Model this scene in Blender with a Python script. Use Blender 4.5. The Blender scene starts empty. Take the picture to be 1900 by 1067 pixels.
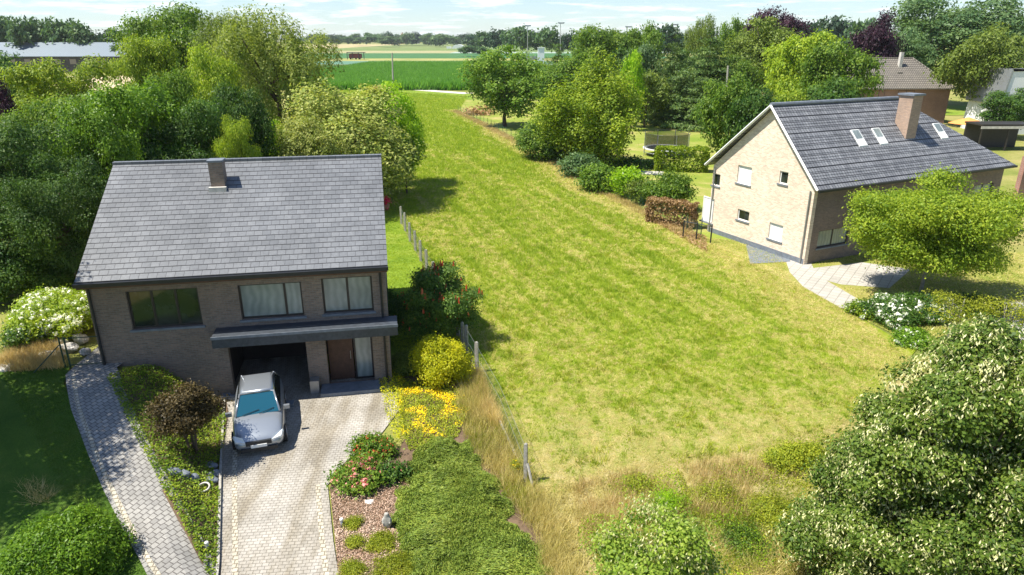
import bpy, bmesh, math, random
import numpy as np
from mathutils import Vector, Matrix
R = math.radians
sc = bpy.context.scene
# ------------------------------------------------------------------ camera
CAMH = 13.5; FPX = 1267.0; PITCH = R(20.05)
cam_d = bpy.data.cameras.new('camera'); cam = bpy.data.objects.new('camera', cam_d)
sc.collection.objects.link(cam); sc.camera = cam
cam.location = (0, 0, CAMH); cam.rotation_euler = (R(90) - PITCH, 0, 0)
cam_d.sensor_width = 36; cam_d.lens = 36 * FPX / 1900; cam_d.clip_start = .1; cam_d.clip_end = 20000
# ------------------------------------------------------------------ light
SUN_EL = R(61); SUN_AZ = (-math.cos(R(12)), -math.sin(R(12)))      # horizontal direction towards the sun
sun_d = bpy.data.lights.new('sun', 'SUN'); sun_d.energy = 5.0; sun_d.angle = R(.5); sun_d.color = (1, .95, .84)
sun = bpy.data.objects.new('sun', sun_d); sc.collection.objects.link(sun)
sv = Vector((SUN_AZ[0]*math.cos(SUN_EL), SUN_AZ[1]*math.cos(SUN_EL), math.sin(SUN_EL)))
sun.rotation_euler = sv.to_track_quat('Z', 'Y').to_euler(); sun.location = (-40, 0, 60)
world = bpy.data.worlds.new('World'); sc.world = world; world.use_nodes = True
nt = world.node_tree; nt.nodes.clear()
def N(t, typ, **k):
    n = t.nodes.new(typ)
    for a, b in k.items(): setattr(n, a, b)
    return n
wo = N(nt, 'ShaderNodeOutputWorld'); bg = N(nt, 'ShaderNodeBackground'); sky = N(nt, 'ShaderNodeTexSky')
sky.sky_type = 'NISHITA'; sky.sun_disc = False; sky.sun_elevation = SUN_EL
sky.sun_rotation = math.atan2(SUN_AZ[0], SUN_AZ[1]); sky.air_density = 1.0; sky.dust_density = .1; sky.ozone_density = 2.0
tc = N(nt, 'ShaderNodeTexCoord'); mp = N(nt, 'ShaderNodeMapping'); mp.inputs['Scale'].default_value = (13, 13, 120)
nz = N(nt, 'ShaderNodeTexNoise'); nz.inputs['Scale'].default_value = 1.0; nz.inputs['Detail'].default_value = 7; nz.inputs['Roughness'].default_value = .62
cr = N(nt, 'ShaderNodeValToRGB'); cr.color_ramp.elements[0].position = .5; cr.color_ramp.elements[1].position = .66
cr.color_ramp.elements[1].color = (.95, .95, .95, 1); cr.color_ramp.elements[0].color = (.18, .18, .18, 1)
mx = N(nt, 'ShaderNodeMix', data_type='RGBA'); mx.inputs[7].default_value = (9.6, 10.2, 10.6, 1)
nt.links.new(tc.outputs['Generated'], mp.inputs['Vector']); nt.links.new(mp.outputs[0], nz.inputs['Vector'])
nt.links.new(nz.outputs['Fac'], cr.inputs[0]); sz_ = N(nt, 'ShaderNodeSeparateXYZ'); nt.links.new(tc.outputs['Generated'], sz_.inputs[0])
low = N(nt, 'ShaderNodeMapRange'); low.inputs[1].default_value = .0; low.inputs[2].default_value = .3; low.inputs[3].default_value = 1; low.inputs[4].default_value = .25; nt.links.new(sz_.outputs[2], low.inputs[0])
fm_ = N(nt, 'ShaderNodeMath', operation='MULTIPLY'); nt.links.new(cr.outputs[0], fm_.inputs[0]); nt.links.new(low.outputs[0], fm_.inputs[1]); nt.links.new(fm_.outputs[0], mx.inputs[0])
tint = N(nt, 'ShaderNodeMix', data_type='RGBA', blend_type='MULTIPLY'); tint.inputs[0].default_value = 1; tint.inputs[7].default_value = (.8, .96, 1.16, 1)
nt.links.new(sky.outputs[0], tint.inputs[6]); nt.links.new(tint.outputs[2], mx.inputs[6]); nt.links.new(mx.outputs[2], bg.inputs[0])
bg.inputs[1].default_value = .075
nt.links.new(bg.outputs[0], wo.inputs[0])
sc.view_settings.view_transform = 'Standard'; sc.view_settings.look = 'None'; sc.view_settings.gamma = 1
sc.view_settings.exposure = .82
sc.cycles.max_bounces = 7; sc.cycles.diffuse_bounces = 3; sc.cycles.transparent_max_bounces = 16; sc.cycles.transmission_bounces = 4
C = sc.collection
# ------------------------------------------------------------------ geometry helpers
cp, sp_ = math.cos(PITCH), math.sin(PITCH)
def sst(t): t = min(1, max(0, t)); return t*t*(3-2*t)
def drive_left(Y):
    return np.interp(Y, [10, 14.6, 19, 24, 27], [-7.1, -7.85, -9.55, -11.4, -11.9])
def H(x, y):
    """terrain height: a bank rises left of the driveway towards the house"""
    hm = .25 + 1.5*sst((y-14)/9.5); hm *= 1 - sst((y-34)/16)
    w = float(np.interp(y, [14, 16, 19, 22], [.5, .9, 2.0, 2.9]))
    return hm*sst((drive_left(y) - .12 - x)/w)
def ray(px, py):
    a, b = (px-950)/FPX, (py-533.5)/FPX
    return Vector((a, cp - b*sp_, -sp_ - b*cp))
def G(px, py, z=None):
    d = ray(px, py)
    if z is not None:
        t = (z-CAMH)/d.z; return Vector((d.x*t, d.y*t, z))
    h = 0
    for _ in range(30):
        t = (h-CAMH)/d.z; h = .5*h + .5*H(d.x*t, d.y*t)
    t = (h-CAMH)/d.z
    return Vector((d.x*t, d.y*t, h))
def at(px, py, Y):
    d = ray(px, py); t = Y/d.y; return Vector((d.x*t, Y, CAMH + d.z*t))
def wid(px, Y): return px*Y/(cp*FPX)*.97
class MB:
    def __init__(s): s.v = []; s.f = []; s.m = []
    def add(s, vs, fs, mi=0):
        o = len(s.v); s.v += [tuple(v) for v in vs]; s.f += [tuple(i+o for i in f) for f in fs]; s.m += [mi]*len(fs)
    def box(s, x0, x1, y0, y1, z0, z1, mi=0):
        s.add([(x0,y0,z0),(x1,y0,z0),(x1,y1,z0),(x0,y1,z0),(x0,y0,z1),(x1,y0,z1),(x1,y1,z1),(x0,y1,z1)],
              [(0,3,2,1),(4,5,6,7),(0,1,5,4),(1,2,6,5),(2,3,7,6),(3,0,4,7)], mi); return s
    def obox(s, c, sx, sy, sz, rot=0, mi=0):
        c = Vector(c); q = Matrix.Rotation(rot, 3, 'Z'); vs = []
        for z in (0, sz):
            for x, y in ((-1,-1),(1,-1),(1,1),(-1,1)): vs.append(c + q @ Vector((x*sx/2, y*sy/2, z)))
        s.add(vs, [(0,3,2,1),(4,5,6,7),(0,1,5,4),(1,2,6,5),(2,3,7,6),(3,0,4,7)], mi); return s
    def tube(s, pts, rad, seg=8, mi=0, cap=True):
        pts = [Vector(p) for p in pts]; n = len(pts)
        if not hasattr(rad, '__len__'): rad = [rad]*n
        vs = []
        for i, p in enumerate(pts):
            d = (pts[min(i+1, n-1)] - pts[max(i-1, 0)]).normalized()
            a = d.cross(Vector((0,0,1)) if abs(d.z) < .9 else Vector((1,0,0))).normalized(); b = d.cross(a)
            for k in range(seg):
                t = 2*math.pi*k/seg; vs.append(p + (a*math.cos(t) + b*math.sin(t))*rad[i])
        fs = [(i*seg+k, (i+1)*seg+k, (i+1)*seg+(k+1)%seg, i*seg+(k+1)%seg) for i in range(n-1) for k in range(seg)]
        if cap: fs += [tuple(range(seg)), tuple(range((n-1)*seg, n*seg))[::-1]]
        s.add(vs, fs, mi); return s
    def prism(s, poly, ext, mi=0):
        """poly: 3D points, ext: extrusion vector"""
        n = len(poly); e = Vector(ext); vs = [Vector(p) for p in poly] + [Vector(p)+e for p in poly]
        s.add(vs, [tuple(range(n))[::-1], tuple(range(n, 2*n))] + [(i, (i+1)%n, n+(i+1)%n, n+i) for i in range(n)], mi); return s
    def build(s, name, mats, parent=None, smooth=False):
        me = bpy.data.meshes.new(name); me.from_pydata(s.v, [], s.f)
        bm = bmesh.new(); bm.from_mesh(me); bmesh.ops.recalc_face_normals(bm, faces=bm.faces); bm.to_mesh(me); bm.free()
        if not isinstance(mats, (list, tuple)): mats = [mats]
        for m in mats: me.materials.append(m)
        me.polygons.foreach_set('material_index', s.m)
        if smooth: me.polygons.foreach_set('use_smooth', [True]*len(me.polygons))
        o = bpy.data.objects.new(name, me); C.objects.link(o); o.parent = parent
        return o
def tag(o, label=None, cat=None, group=None, kind=None):
    if label: o['label'] = label
    if cat: o['category'] = cat
    if group: o['group'] = group
    if kind: o['kind'] = kind
    return o
def thing(name, label, cat, loc=(0,0,0), rz=0, group=None):
    o = bpy.data.objects.new(name, None); C.objects.link(o); o.location = loc; o.rotation_euler = (0,0,rz)
    o.empty_display_size = .2
    return tag(o, label, cat, group)
def dup(root, loc=None, rz=None, label=None, scale=None, group=None):
    r = root.copy(); C.objects.link(r)
    if loc is not None: r.location = loc
    if rz is not None: r.rotation_euler = (0,0,rz)
    if scale is not None: r.scale = scale
    if label: r['label'] = label
    if group: r['group'] = group
    for ch in list(root.children):
        c = ch.copy(); C.objects.link(c); c.parent = r
        for g in ch.children:
            d = g.copy(); C.objects.link(d); d.parent = c
    return r
def fastmesh(name, verts, k, mat, mats_idx=None):
    """verts (N,k,3): N separate faces of k corners"""
    n = len(verts); me = bpy.data.meshes.new(name)
    me.vertices.add(n*k); me.vertices.foreach_set('co', np.ascontiguousarray(verts, dtype=np.float32).ravel())
    me.loops.add(n*k); me.loops.foreach_set('vertex_index', np.arange(n*k, dtype=np.int32))
    me.polygons.add(n); me.polygons.foreach_set('loop_start', np.arange(0, n*k, k, dtype=np.int32))
    if isinstance(mat, (list, tuple)):
        for m in mat: me.materials.append(m)
        me.polygons.foreach_set('material_index', np.asarray(mats_idx, dtype=np.int32))
    elif mat: me.materials.append(mat)
    me.update(calc_edges=True); return me
def link(name, me, parent=None):
    o = bpy.data.objects.new(name, me); C.objects.link(o); o.parent = parent; return o
def unit(a): return a/np.maximum(1e-6, np.linalg.norm(a, axis=-1, keepdims=True))
# ------------------------------------------------------------------ materials
def newmat(name):
    m = bpy.data.materials.new(name); m.use_nodes = True; t = m.node_tree
    return m, t, t.nodes['Principled BSDF']
def ramp(t, src, stops):
    r = N(t, 'ShaderNodeValToRGB'); e = r.color_ramp.elements
    while len(e) < len(stops): e.new(.5)
    for el, (p, c) in zip(e, stops): el.position = p; el.color = (*c, 1)
    t.links.new(src, r.inputs[0]); return r.outputs[0]
def noise(t, vec, scale, detail=4, rough=.55, dist=0):
    n = N(t, 'ShaderNodeTexNoise'); n.inputs['Scale'].default_value = scale; n.inputs['Detail'].default_value = detail
    n.inputs['Roughness'].default_value = rough; n.inputs['Distortion'].default_value = dist
    if vec is not None: t.links.new(vec, n.inputs['Vector'])
    return n.outputs['Fac']
def mapping(t, vec, scale=(1,1,1), rot=(0,0,0), loc=(0,0,0)):
    m = N(t, 'ShaderNodeMapping'); m.inputs['Scale'].default_value = scale; m.inputs['Rotation'].default_value = rot
    m.inputs['Location'].default_value = loc
    t.links.new(vec, m.inputs['Vector']); return m.outputs[0]
def mixc(t, fac, a, b, mode='MIX'):
    m = N(t, 'ShaderNodeMix', data_type='RGBA', blend_type=mode)
    for s, v in ((0, fac), (6, a), (7, b)):
        if hasattr(v, 'links'): t.links.new(v, m.inputs[s])
        else: m.inputs[s].default_value = v if s == 0 else (*v, 1)
    return m.outputs[2]
def bump(t, bs, h, strength=.5, dist=.02):
    b = N(t, 'ShaderNodeBump'); b.inputs['Strength'].default_value = strength; b.inputs['Distance'].default_value = dist
    t.links.new(h, b.inputs['Height']); t.links.new(b.outputs[0], bs.inputs['Normal'])
def plain(name, c, rough=.6, metal=0, var=.15, scale=3, spec=.4, bmp=0):
    m, t, b = newmat(name); g = N(t, 'ShaderNodeTexCoord')
    f = noise(t, g.outputs['Object'], scale, 6, .65)
    col = ramp(t, f, [(.3, tuple(x*(1-var) for x in c)), (.7, tuple(min(1, x*(1+var)) for x in c))])
    t.links.new(col, b.inputs['Base Color']); b.inputs['Roughness'].default_value = rough
    b.inputs['Metallic'].default_value = metal; b.inputs['Specular IOR Level'].default_value = spec
    if bmp: bump(t, b, f, .6, bmp)
    return m
def leafmat(name, dark, mid, light, trans=.35, rough=.5, hue=.0):
    m, t, b = newmat(name)
    geo = N(t, 'ShaderNodeNewGeometry'); oi = N(t, 'ShaderNodeObjectInfo'); tcn = N(t, 'ShaderNodeTexCoord')
    f2 = noise(t, tcn.outputs['Object'], .7, 3)
    ma = N(t, 'ShaderNodeMath', operation='MULTIPLY_ADD'); t.links.new(geo.outputs['Random Per Island'], ma.inputs[0])
    ma.inputs[1].default_value = .6; 
    mb_ = N(t, 'ShaderNodeMath', operation='MULTIPLY_ADD'); t.links.new(f2, mb_.inputs[0]); mb_.inputs[1].default_value = .9; mb_.inputs[2].default_value = -.25
    t.links.new(mb_.outputs[0], ma.inputs[2])
    col = ramp(t, ma.outputs[0], [(.12, dark), (.5, mid), (.9, light)])
    v = N(t, 'ShaderNodeMapRange'); t.links.new(oi.outputs['Random'], v.inputs[0]); v.inputs[3].default_value = .95; v.inputs[4].default_value = 1.3
    hs = N(t, 'ShaderNodeHueSaturation'); t.links.new(v.outputs[0], hs.inputs['Value']); t.links.new(col, hs.inputs['Color'])
    t.links.new(hs.outputs[0], b.inputs['Base Color']); b.inputs['Roughness'].default_value = rough
    b.inputs['Specular IOR Level'].default_value = .2
    tr = N(t, 'ShaderNodeBsdfTranslucent'); ms = N(t, 'ShaderNodeMixShader'); ms.inputs[0].default_value = trans
    tc_ = mixc(t, .75, hs.outputs[0], (1.0, 1.0, .42), 'MULTIPLY')
    h2 = N(t, 'ShaderNodeHueSaturation'); h2.inputs['Value'].default_value = 1.7; t.links.new(tc_, h2.inputs['Color'])
    t.links.new(h2.outputs[0], tr.inputs[0])
    out = t.nodes['Material Output']; t.links.new(b.outputs[0], ms.inputs[1]); t.links.new(tr.outputs[0], ms.inputs[2]); t.links.new(ms.outputs[0], out.inputs[0])
    return m
LM = {
 'green': leafmat('leaf_green', (.04,.10,.012), (.11,.19,.022), (.21,.29,.035)),
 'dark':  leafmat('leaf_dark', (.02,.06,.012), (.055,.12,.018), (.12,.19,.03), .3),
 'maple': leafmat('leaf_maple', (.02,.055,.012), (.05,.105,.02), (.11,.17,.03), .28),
 'yellow':leafmat('leaf_yellow_green', (.09,.16,.012), (.2,.28,.022), (.34,.39,.035)),
 'bright':leafmat('leaf_bright', (.10,.2,.008), (.2,.34,.012), (.34,.46,.02), .4),
 'olive': leafmat('leaf_olive', (.06,.10,.018), (.13,.18,.03), (.22,.27,.05)),
 'willow':leafmat('leaf_willow', (.08,.12,.02), (.18,.23,.04), (.3,.33,.08)),
 'pine':  leafmat('leaf_pine', (.03,.075,.02), (.08,.14,.03), (.17,.23,.05), .2),
 'blue':  leafmat('leaf_bluegreen', (.04,.09,.035), (.09,.155,.055), (.16,.23,.08), .28),
 'purple':leafmat('leaf_purple', (.014,.007,.014), (.035,.016,.028), (.075,.028,.045), .2),
 'cream': leafmat('leaf_variegated', (.09,.14,.02), (.23,.27,.055), (.42,.42,.13), .3),
 'linden':leafmat('leaf_linden', (.045,.095,.014), (.11,.175,.025), (.21,.27,.045), .3),
 'linden2':leafmat('leaf_linden_light', (.07,.13,.014), (.18,.26,.03), (.32,.38,.07), .34),
 'bract': leafmat('linden_bract', (.46,.46,.2), (.66,.64,.34), (.8,.77,.48), .3),
 'laurel':leafmat('leaf_laurel', (.05,.12,.01), (.11,.21,.015), (.22,.34,.025), .3, .42),
 'gold':  leafmat('leaf_gold', (.24,.29,.01), (.48,.48,.015), (.7,.64,.03), .35),
 'sumac': leafmat('leaf_sumac', (.035,.09,.015), (.085,.16,.03), (.18,.26,.04), .3),
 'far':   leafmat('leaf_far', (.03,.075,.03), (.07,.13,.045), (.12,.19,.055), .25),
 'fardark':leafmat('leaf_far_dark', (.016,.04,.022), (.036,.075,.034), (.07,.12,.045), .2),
 'brown': leafmat('leaf_dead', (.17,.1,.045), (.33,.21,.1), (.46,.33,.18), .2),
 'juniper':leafmat('leaf_juniper', (.08,.13,.02), (.17,.24,.035), (.32,.36,.06), .2),
 'ivy':   leafmat('leaf_ivy', (.05,.1,.01), (.14,.22,.015), (.32,.36,.03), .3),
 'white': leafmat('petal_white', (.6,.62,.5), (.78,.78,.68), (.85,.85,.8), .15),
 'pink':  leafmat('petal_pink', (.55,.12,.14), (.7,.26,.24), (.8,.45,.38), .2),
 'red':   leafmat('petal_red', (.45,.04,.02), (.65,.1,.05), (.75,.22,.12), .1),
 'bronze':leafmat('leaf_bronze', (.03,.025,.01), (.07,.05,.02), (.13,.1,.035), .25),
 'gold2': leafmat('leaf_light_gold', (.1,.14,.012), (.24,.27,.02), (.42,.42,.05), .35),
 'petal': leafmat('petal_yellow', (.6,.42,.005), (.8,.6,.01), (.85,.7,.03), .2),
 'corn':  leafmat('leaf_corn', (.05,.15,.014), (.12,.29,.03), (.24,.42,.07), .3),
 'leek':  leafmat('leaf_leek', (.07,.14,.08), (.11,.19,.12), (.15,.23,.15), .2),
 'mgreen':leafmat('grass_green', (.13,.22,.012), (.26,.35,.025), (.42,.46,.06), .3),
 'mstraw':leafmat('grass_straw', (.3,.27,.07), (.52,.44,.15), (.74,.62,.3), .2),
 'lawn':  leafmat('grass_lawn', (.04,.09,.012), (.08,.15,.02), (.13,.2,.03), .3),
 'dry':   leafmat('grass_dry', (.3,.22,.08), (.48,.36,.16), (.64,.52,.28), .2),
 'weed':  leafmat('weed_green', (.12,.17,.015), (.24,.28,.02), (.4,.4,.04), .3),
 'mulch': leafmat('wood_chips', (.13,.07,.04), (.34,.22,.15), (.6,.47,.37), 0, .8),
}
bark = plain('bark', (.1,.075,.055), .85, 0, .4, 6, .2, .05)
barkg = plain('bark_grey', (.26,.24,.21), .85, 0, .35, 6, .2, .03)
conc = plain('concrete', (.36,.34,.3), .85, 0, .35, 9, .3, .01)
white = plain('white_paint', (.8,.8,.78), .5, 0, .04, 2)
black = plain('black_metal', (.02,.022,.025), .45, 0, .2, 5)
dkgreen = plain('green_metal', (.02,.06,.04), .4, 0, .2, 5)
grey = plain('grey_metal', (.35,.36,.37), .4, .6, .1, 3)
stone = plain('blue_stone', (.16,.18,.21), .6, 0, .25, 4, .4, .01)
palestone = plain('pale_stone', (.55,.52,.47), .8, 0, .25, 3, .3, .03)
def glassmat(name, c=(.03,.04,.045), rough=.06):
    m, t, b = newmat(name); b.inputs['Base Color'].default_value = (*c, 1); b.inputs['Roughness'].default_value = rough
    b.inputs['Specular IOR Level'].default_value = .8
    return m
glass = glassmat('window_glass'); curtain = glassmat('curtained_glass', (.3,.36,.35), .2); t = curtain.node_tree; tcn = N(t, 'ShaderNodeTexCoord'); wv = N(t, 'ShaderNodeTexWave'); wv.inputs['Scale'].default_value = 1.1; wv.inputs['Distortion'].default_value = 6; t.links.new(tcn.outputs['Object'], wv.inputs['Vector'])
t.links.new(mixc(t, noise(t, tcn.outputs['Object'], .9, 3), (.1,.13,.13), ramp(t, wv.outputs['Fac'], [(0, (.3,.35,.34)), (1, (.42,.47,.45))])), t.nodes['Principled BSDF'].inputs['Base Color'])  # curtain folds and pane reflections are drawn as lighter and darker colour
t = glass.node_tree; tcn = N(t, 'ShaderNodeTexCoord'); t.links.new(ramp(t, noise(t, tcn.outputs['Object'], 1.1, 4), [(.4, (.01,.014,.014)), (.7, (.05,.06,.055))]), t.nodes['Principled BSDF'].inputs['Base Color'])  # mottled colour stands in for reflections in the dark panes
teal = glassmat('windscreen_glass', (.008,.07,.11), .12)  # teal base colour stands in for the sky reflected in the windscreen
def brickmat(name, c1, c2, mortar, bw=.22, bh=.065, ms=.012, rough=.85, vec='wall', rot=0, off=.5, msmooth=.1, dirt=.25, bmpd=.01, bias=0, osc=.4):
    m, t, b = newmat(name); tcn = N(t, 'ShaderNodeTexCoord'); sx = N(t, 'ShaderNodeSeparateXYZ'); t.links.new(tcn.outputs['Object'], sx.inputs[0])
    if vec == 'wall':
        ad = N(t, 'ShaderNodeMath', operation='ADD'); t.links.new(sx.outputs[0], ad.inputs[0]); t.links.new(sx.outputs[1], ad.inputs[1])
        cb = N(t, 'ShaderNodeCombineXYZ'); t.links.new(ad.outputs[0], cb.inputs[0]); t.links.new(sx.outputs[2], cb.inputs[1]); v = cb.outputs[0]
    else:
        v = mapping(t, tcn.outputs['Object'], (1,1,0), (0,0,rot), (0,.45,0) if name == 'slate_roof' else (0,0,0))
    br = N(t, 'ShaderNodeTexBrick'); t.links.new(v, br.inputs['Vector']); br.offset = off
    br.inputs['Color1'].default_value = (*c1,1); br.inputs['Color2'].default_value = (*c2,1); br.inputs['Mortar'].default_value = (*mortar,1)
    br.inputs['Scale'].default_value = 1; br.inputs['Mortar Size'].default_value = ms; br.inputs['Mortar Smooth'].default_value = msmooth
    br.inputs['Brick Width'].default_value = bw; br.inputs['Row Height'].default_value = bh; br.inputs['Bias'].default_value = bias
    f = noise(t, tcn.outputs['Object'], osc, 6, .7); f2 = noise(t, tcn.outputs['Object'], 11, 4, .7)
    d = ramp(t, f, [(.3, (1-dirt,)*3), (.7, (1+dirt*.5,)*3)]); d2 = ramp(t, f2, [(.3, (.86,)*3), (.7, (1.12,)*3)])
    col = mixc(t, 1, mixc(t, 1, br.outputs['Color'], d, 'MULTIPLY'), d2, 'MULTIPLY')
    t.links.new(col, b.inputs['Base Color']); b.inputs['Roughness'].default_value = rough; b.inputs['Specular IOR Level'].default_value = .25
    inv = N(t, 'ShaderNodeMath', operation='MULTIPLY_ADD'); t.links.new(br.outputs['Fac'], inv.inputs[0]); inv.inputs[1].default_value = -1.0
    mf = N(t, 'ShaderNodeMath', operation='MULTIPLY'); t.links.new(f2, mf.inputs[0]); mf.inputs[1].default_value = .4; t.links.new(mf.outputs[0], inv.inputs[2])
    bump(t, b, inv.outputs[0], .7, bmpd)
    return m
def groundmat(name, stops, scale=.6, stops2=None, fine=9, bd=.03, stretch=(1,1,1), rot=0, rough=.95):
    m, t, b = newmat(name); g = N(t, 'ShaderNodeTexCoord'); v = mapping(t, g.outputs['Object'], stretch, (0,0,rot))
    f = noise(t, v, scale, 8, .68, .3); f2 = noise(t, g.outputs['Object'], fine, 6, .7)
    col = ramp(t, f, stops); d = ramp(t, f2, [(.3, (.7,.7,.7)), (.7, (1.25,1.25,1.25))])
    t.links.new(mixc(t, 1, col, d, 'MULTIPLY'), b.inputs['Base Color'])
    b.inputs['Roughness'].default_value = rough; b.inputs['Specular IOR Level'].default_value = .1
    bump(t, b, f2, .8, bd); return m
# ------------------------------------------------------------------ ground sheets
rng = np.random.default_rng(7)
def struct(o, kind='structure'): o['kind'] = kind; return o
def gridlines(*segs):
    out = []
    for a, b, s in segs: out += list(np.arange(a, b, s))
    return out
gx = [-6000,-2500,-1000,-400,-150,-80,-50] + gridlines((-36, -5.9, .45)) + [-5, 0, 20, 60, 150, 400, 1000, 2500, 6000]
gy = [-200, -30, 0, 8] + gridlines((12, 34, .5)) + gridlines((34, 54, 1.5)) + [60, 80, 120, 200, 400, 800, 1600, 3000, 7000]
mbg = MB(); nx = len(gx)
mbg.add([(x, y, H(x, y)-(.12 if H(x, y) > 0 else .03)) for y in gy for x in gx], [(j*nx+i, j*nx+i+1, (j+1)*nx+i+1, (j+1)*nx+i) for j in range(len(gy)-1) for i in range(nx-1)])
earth = groundmat('earth', [(.25,(.1,.14,.03)),(.45,(.2,.22,.05)),(.62,(.32,.28,.1)),(.8,(.42,.34,.17))], .12)
struct(mbg.build('ground', earth))
def sheet(name, pts, z, mat, fine=False, pixel=True, kind='structure'):
    P = [G(*p) if pixel else Vector((*p, H(*p))) for p in pts]
    bm = bmesh.new(); vs = [bm.verts.new((p.x, p.y, 0)) for p in P]; bm.faces.new(vs)
    if fine:
        bmesh.ops.triangulate(bm, faces=bm.faces)
        for _ in range(7):
            es = [e for e in bm.edges if e.calc_length() > .55]
            if not es: break
            bmesh.ops.subdivide_edges(bm, edges=es, cuts=1, use_grid_fill=True)
            bmesh.ops.triangulate(bm, faces=bm.faces)
    for v in bm.verts: v.co.z = (H(v.co.x, v.co.y) if fine else 0) + z
    bmesh.ops.recalc_face_normals(bm, faces=bm.faces)
    for f in bm.faces:
        if f.normal.z < 0: f.normal_flip()
    me = bpy.data.meshes.new(name); bm.to_mesh(me); bm.free(); me.materials.append(mat)
    o = link(name, me)
    return struct(o, kind)
fence_l = [(752,429),(761,449),(771,466),(781,485),(792,504),(805,528),(819,556),(834,588),(850,622),(866,656),(885,690),(928,770),(975,893)]
fence_r = [(850,206),(905,232),(975,268),(1040,302),(1110,345),(1180,380),(1250,415),(1300,440)]
meadow_poly = [(610,163),(868,179),(850,206)] + fence_r[1:] + [(1400,492),(1490,535),(1600,592),(1700,650),(1640,720),(1560,790),(1380,838),(1180,872),(1000,900)] + fence_l[::-1] + [(738,400),(725,350),(700,300),(680,240),(600,190)]
mead = groundmat('meadow_sod', [(.3,(.17,.24,.012)),(.46,(.22,.28,.02)),(.6,(.3,.32,.05)),(.76,(.42,.37,.13))], 2.6, fine=30, bd=.06, stretch=(1,.3,1), rot=R(-18))
t = mead.node_tree; b_ = t.nodes['Principled BSDF']; old = b_.inputs['Base Color'].links[0].from_socket
tcn = N(t, 'ShaderNodeTexCoord'); sp3 = N(t, 'ShaderNodeSeparateXYZ'); t.links.new(tcn.outputs['Object'], sp3.inputs[0])
mr = N(t, 'ShaderNodeMapRange'); t.links.new(sp3.outputs[1], mr.inputs[0]); mr.inputs[1].default_value = 28; mr.inputs[2].default_value = 18; mr.inputs[3].default_value = .0; mr.inputs[4].default_value = .32
fn = noise(t, tcn.outputs['Object'], 1.4, 8, .75); a_ = N(t, 'ShaderNodeMath', operation='ADD'); t.links.new(mr.outputs[0], a_.inputs[0]); t.links.new(fn, a_.inputs[1])
st_ = ramp(t, a_.outputs[0], [(.55, (0,0,0)), (.95, (1,1,1))]); dry_ = ramp(t, noise(t, tcn.outputs['Object'], 26, 6, .75), [(.3, (.26,.2,.09)), (.5, (.42,.34,.16)), (.72, (.6,.5,.29))])
t.links.new(mixc(t, st_, old, dry_), b_.inputs['Base Color'])
sheet('meadow', meadow_poly, .004, mead)
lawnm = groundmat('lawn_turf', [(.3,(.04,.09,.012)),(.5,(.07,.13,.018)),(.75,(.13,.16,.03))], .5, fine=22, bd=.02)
lawnp = [(-300,1300),(-300,730),(0,690),(60,688),(130,680),(118,712),(150,790),(200,880),(240,960),(262,1000),(295,1067),(330,1140),(330,1300)]
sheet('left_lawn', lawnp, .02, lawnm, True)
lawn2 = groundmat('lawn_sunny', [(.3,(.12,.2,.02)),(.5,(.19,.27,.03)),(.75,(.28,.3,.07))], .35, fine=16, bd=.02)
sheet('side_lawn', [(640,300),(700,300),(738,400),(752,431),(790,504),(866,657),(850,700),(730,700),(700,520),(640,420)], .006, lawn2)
gl = groundmat('garden_lawn', [(.3,(.15,.23,.025)),(.5,(.24,.28,.05)),(.7,(.42,.34,.14))], .25, fine=10, bd=.03)
sheet('garden_lawn', [(870,173),(1320,200),(1420,260),(1420,480),(1300,440)] + fence_r[::-1], .008, gl)
ol = groundmat('house_lawn', [(.3,(.16,.22,.03)),(.5,(.28,.27,.07)),(.75,(.42,.34,.15))], .35, fine=10, bd=.03)
sheet('house_lawn', [(1300,440),(1400,450),(1600,470),(2100,470),(2100,620),(1820,600),(1700,640),(1600,592),(1490,535),(1400,492)], .010, ol)
# far fields
def strip(name, x0, x1, y0, y1, stops, z=.05, sc_=.05, st=(1,1,1)):
    m = groundmat(name+'_soil', stops, sc_, fine=1.5, bd=.1, stretch=st)
    return sheet(name, [(x0,y0),(x1,y0),(x1,y1),(x0,y1)], z, m, pixel=False)
sheet('far_meadow', [(600,175),(880,185),(870,174),(640,160),(560,158)], .02, lawn2)
strip('maize_soil', -115, 30, 196, 385, [(.3,(.03,.08,.015)),(.7,(.05,.12,.02))])
strip('leek_field', -140, 60, 392, 452, [(.3,(.1,.2,.13)),(.7,(.13,.24,.17))], .06)
strip('straw_margin', -200, 90, 452, 512, [(.3,(.2,.24,.06)),(.7,(.42,.37,.15))], .07)
strip('cabbage_field', -260, 120, 512, 690, [(.3,(.05,.14,.05)),(.7,(.08,.18,.07))], .08)
strip('grain_field', -600, -60, 690, 830, [(.3,(.26,.27,.12)),(.7,(.4,.35,.2))], .09)
strip('covered_field', -60, 300, 690, 760, [(.3,(.2,.28,.2)),(.7,(.42,.46,.42))], .09)
strip('green_field', -60, 420, 760, 2200, [(.3,(.1,.17,.05)),(.7,(.2,.25,.09))], .10)
strip('olive_field', -900, -60, 830, 1000, [(.3,(.1,.17,.05)),(.7,(.22,.26,.09))], .10)
strip('wheat_field', -1200, -250, 1000, 1700, [(.3,(.4,.34,.17)),(.7,(.55,.45,.25))], .11)
strip('far_green_field', -250, -60, 1000, 2200, [(.3,(.12,.18,.06)),(.7,(.24,.27,.1))], .11)
strip('stubble_field', -190, -78, 175, 270, [(.3,(.5,.4,.24)),(.7,(.68,.55,.36))], .08)
gravel = groundmat('path_gravel', [(.3,(.5,.46,.4)),(.7,(.7,.65,.58))], 1.2, fine=8, bd=.02)
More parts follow.
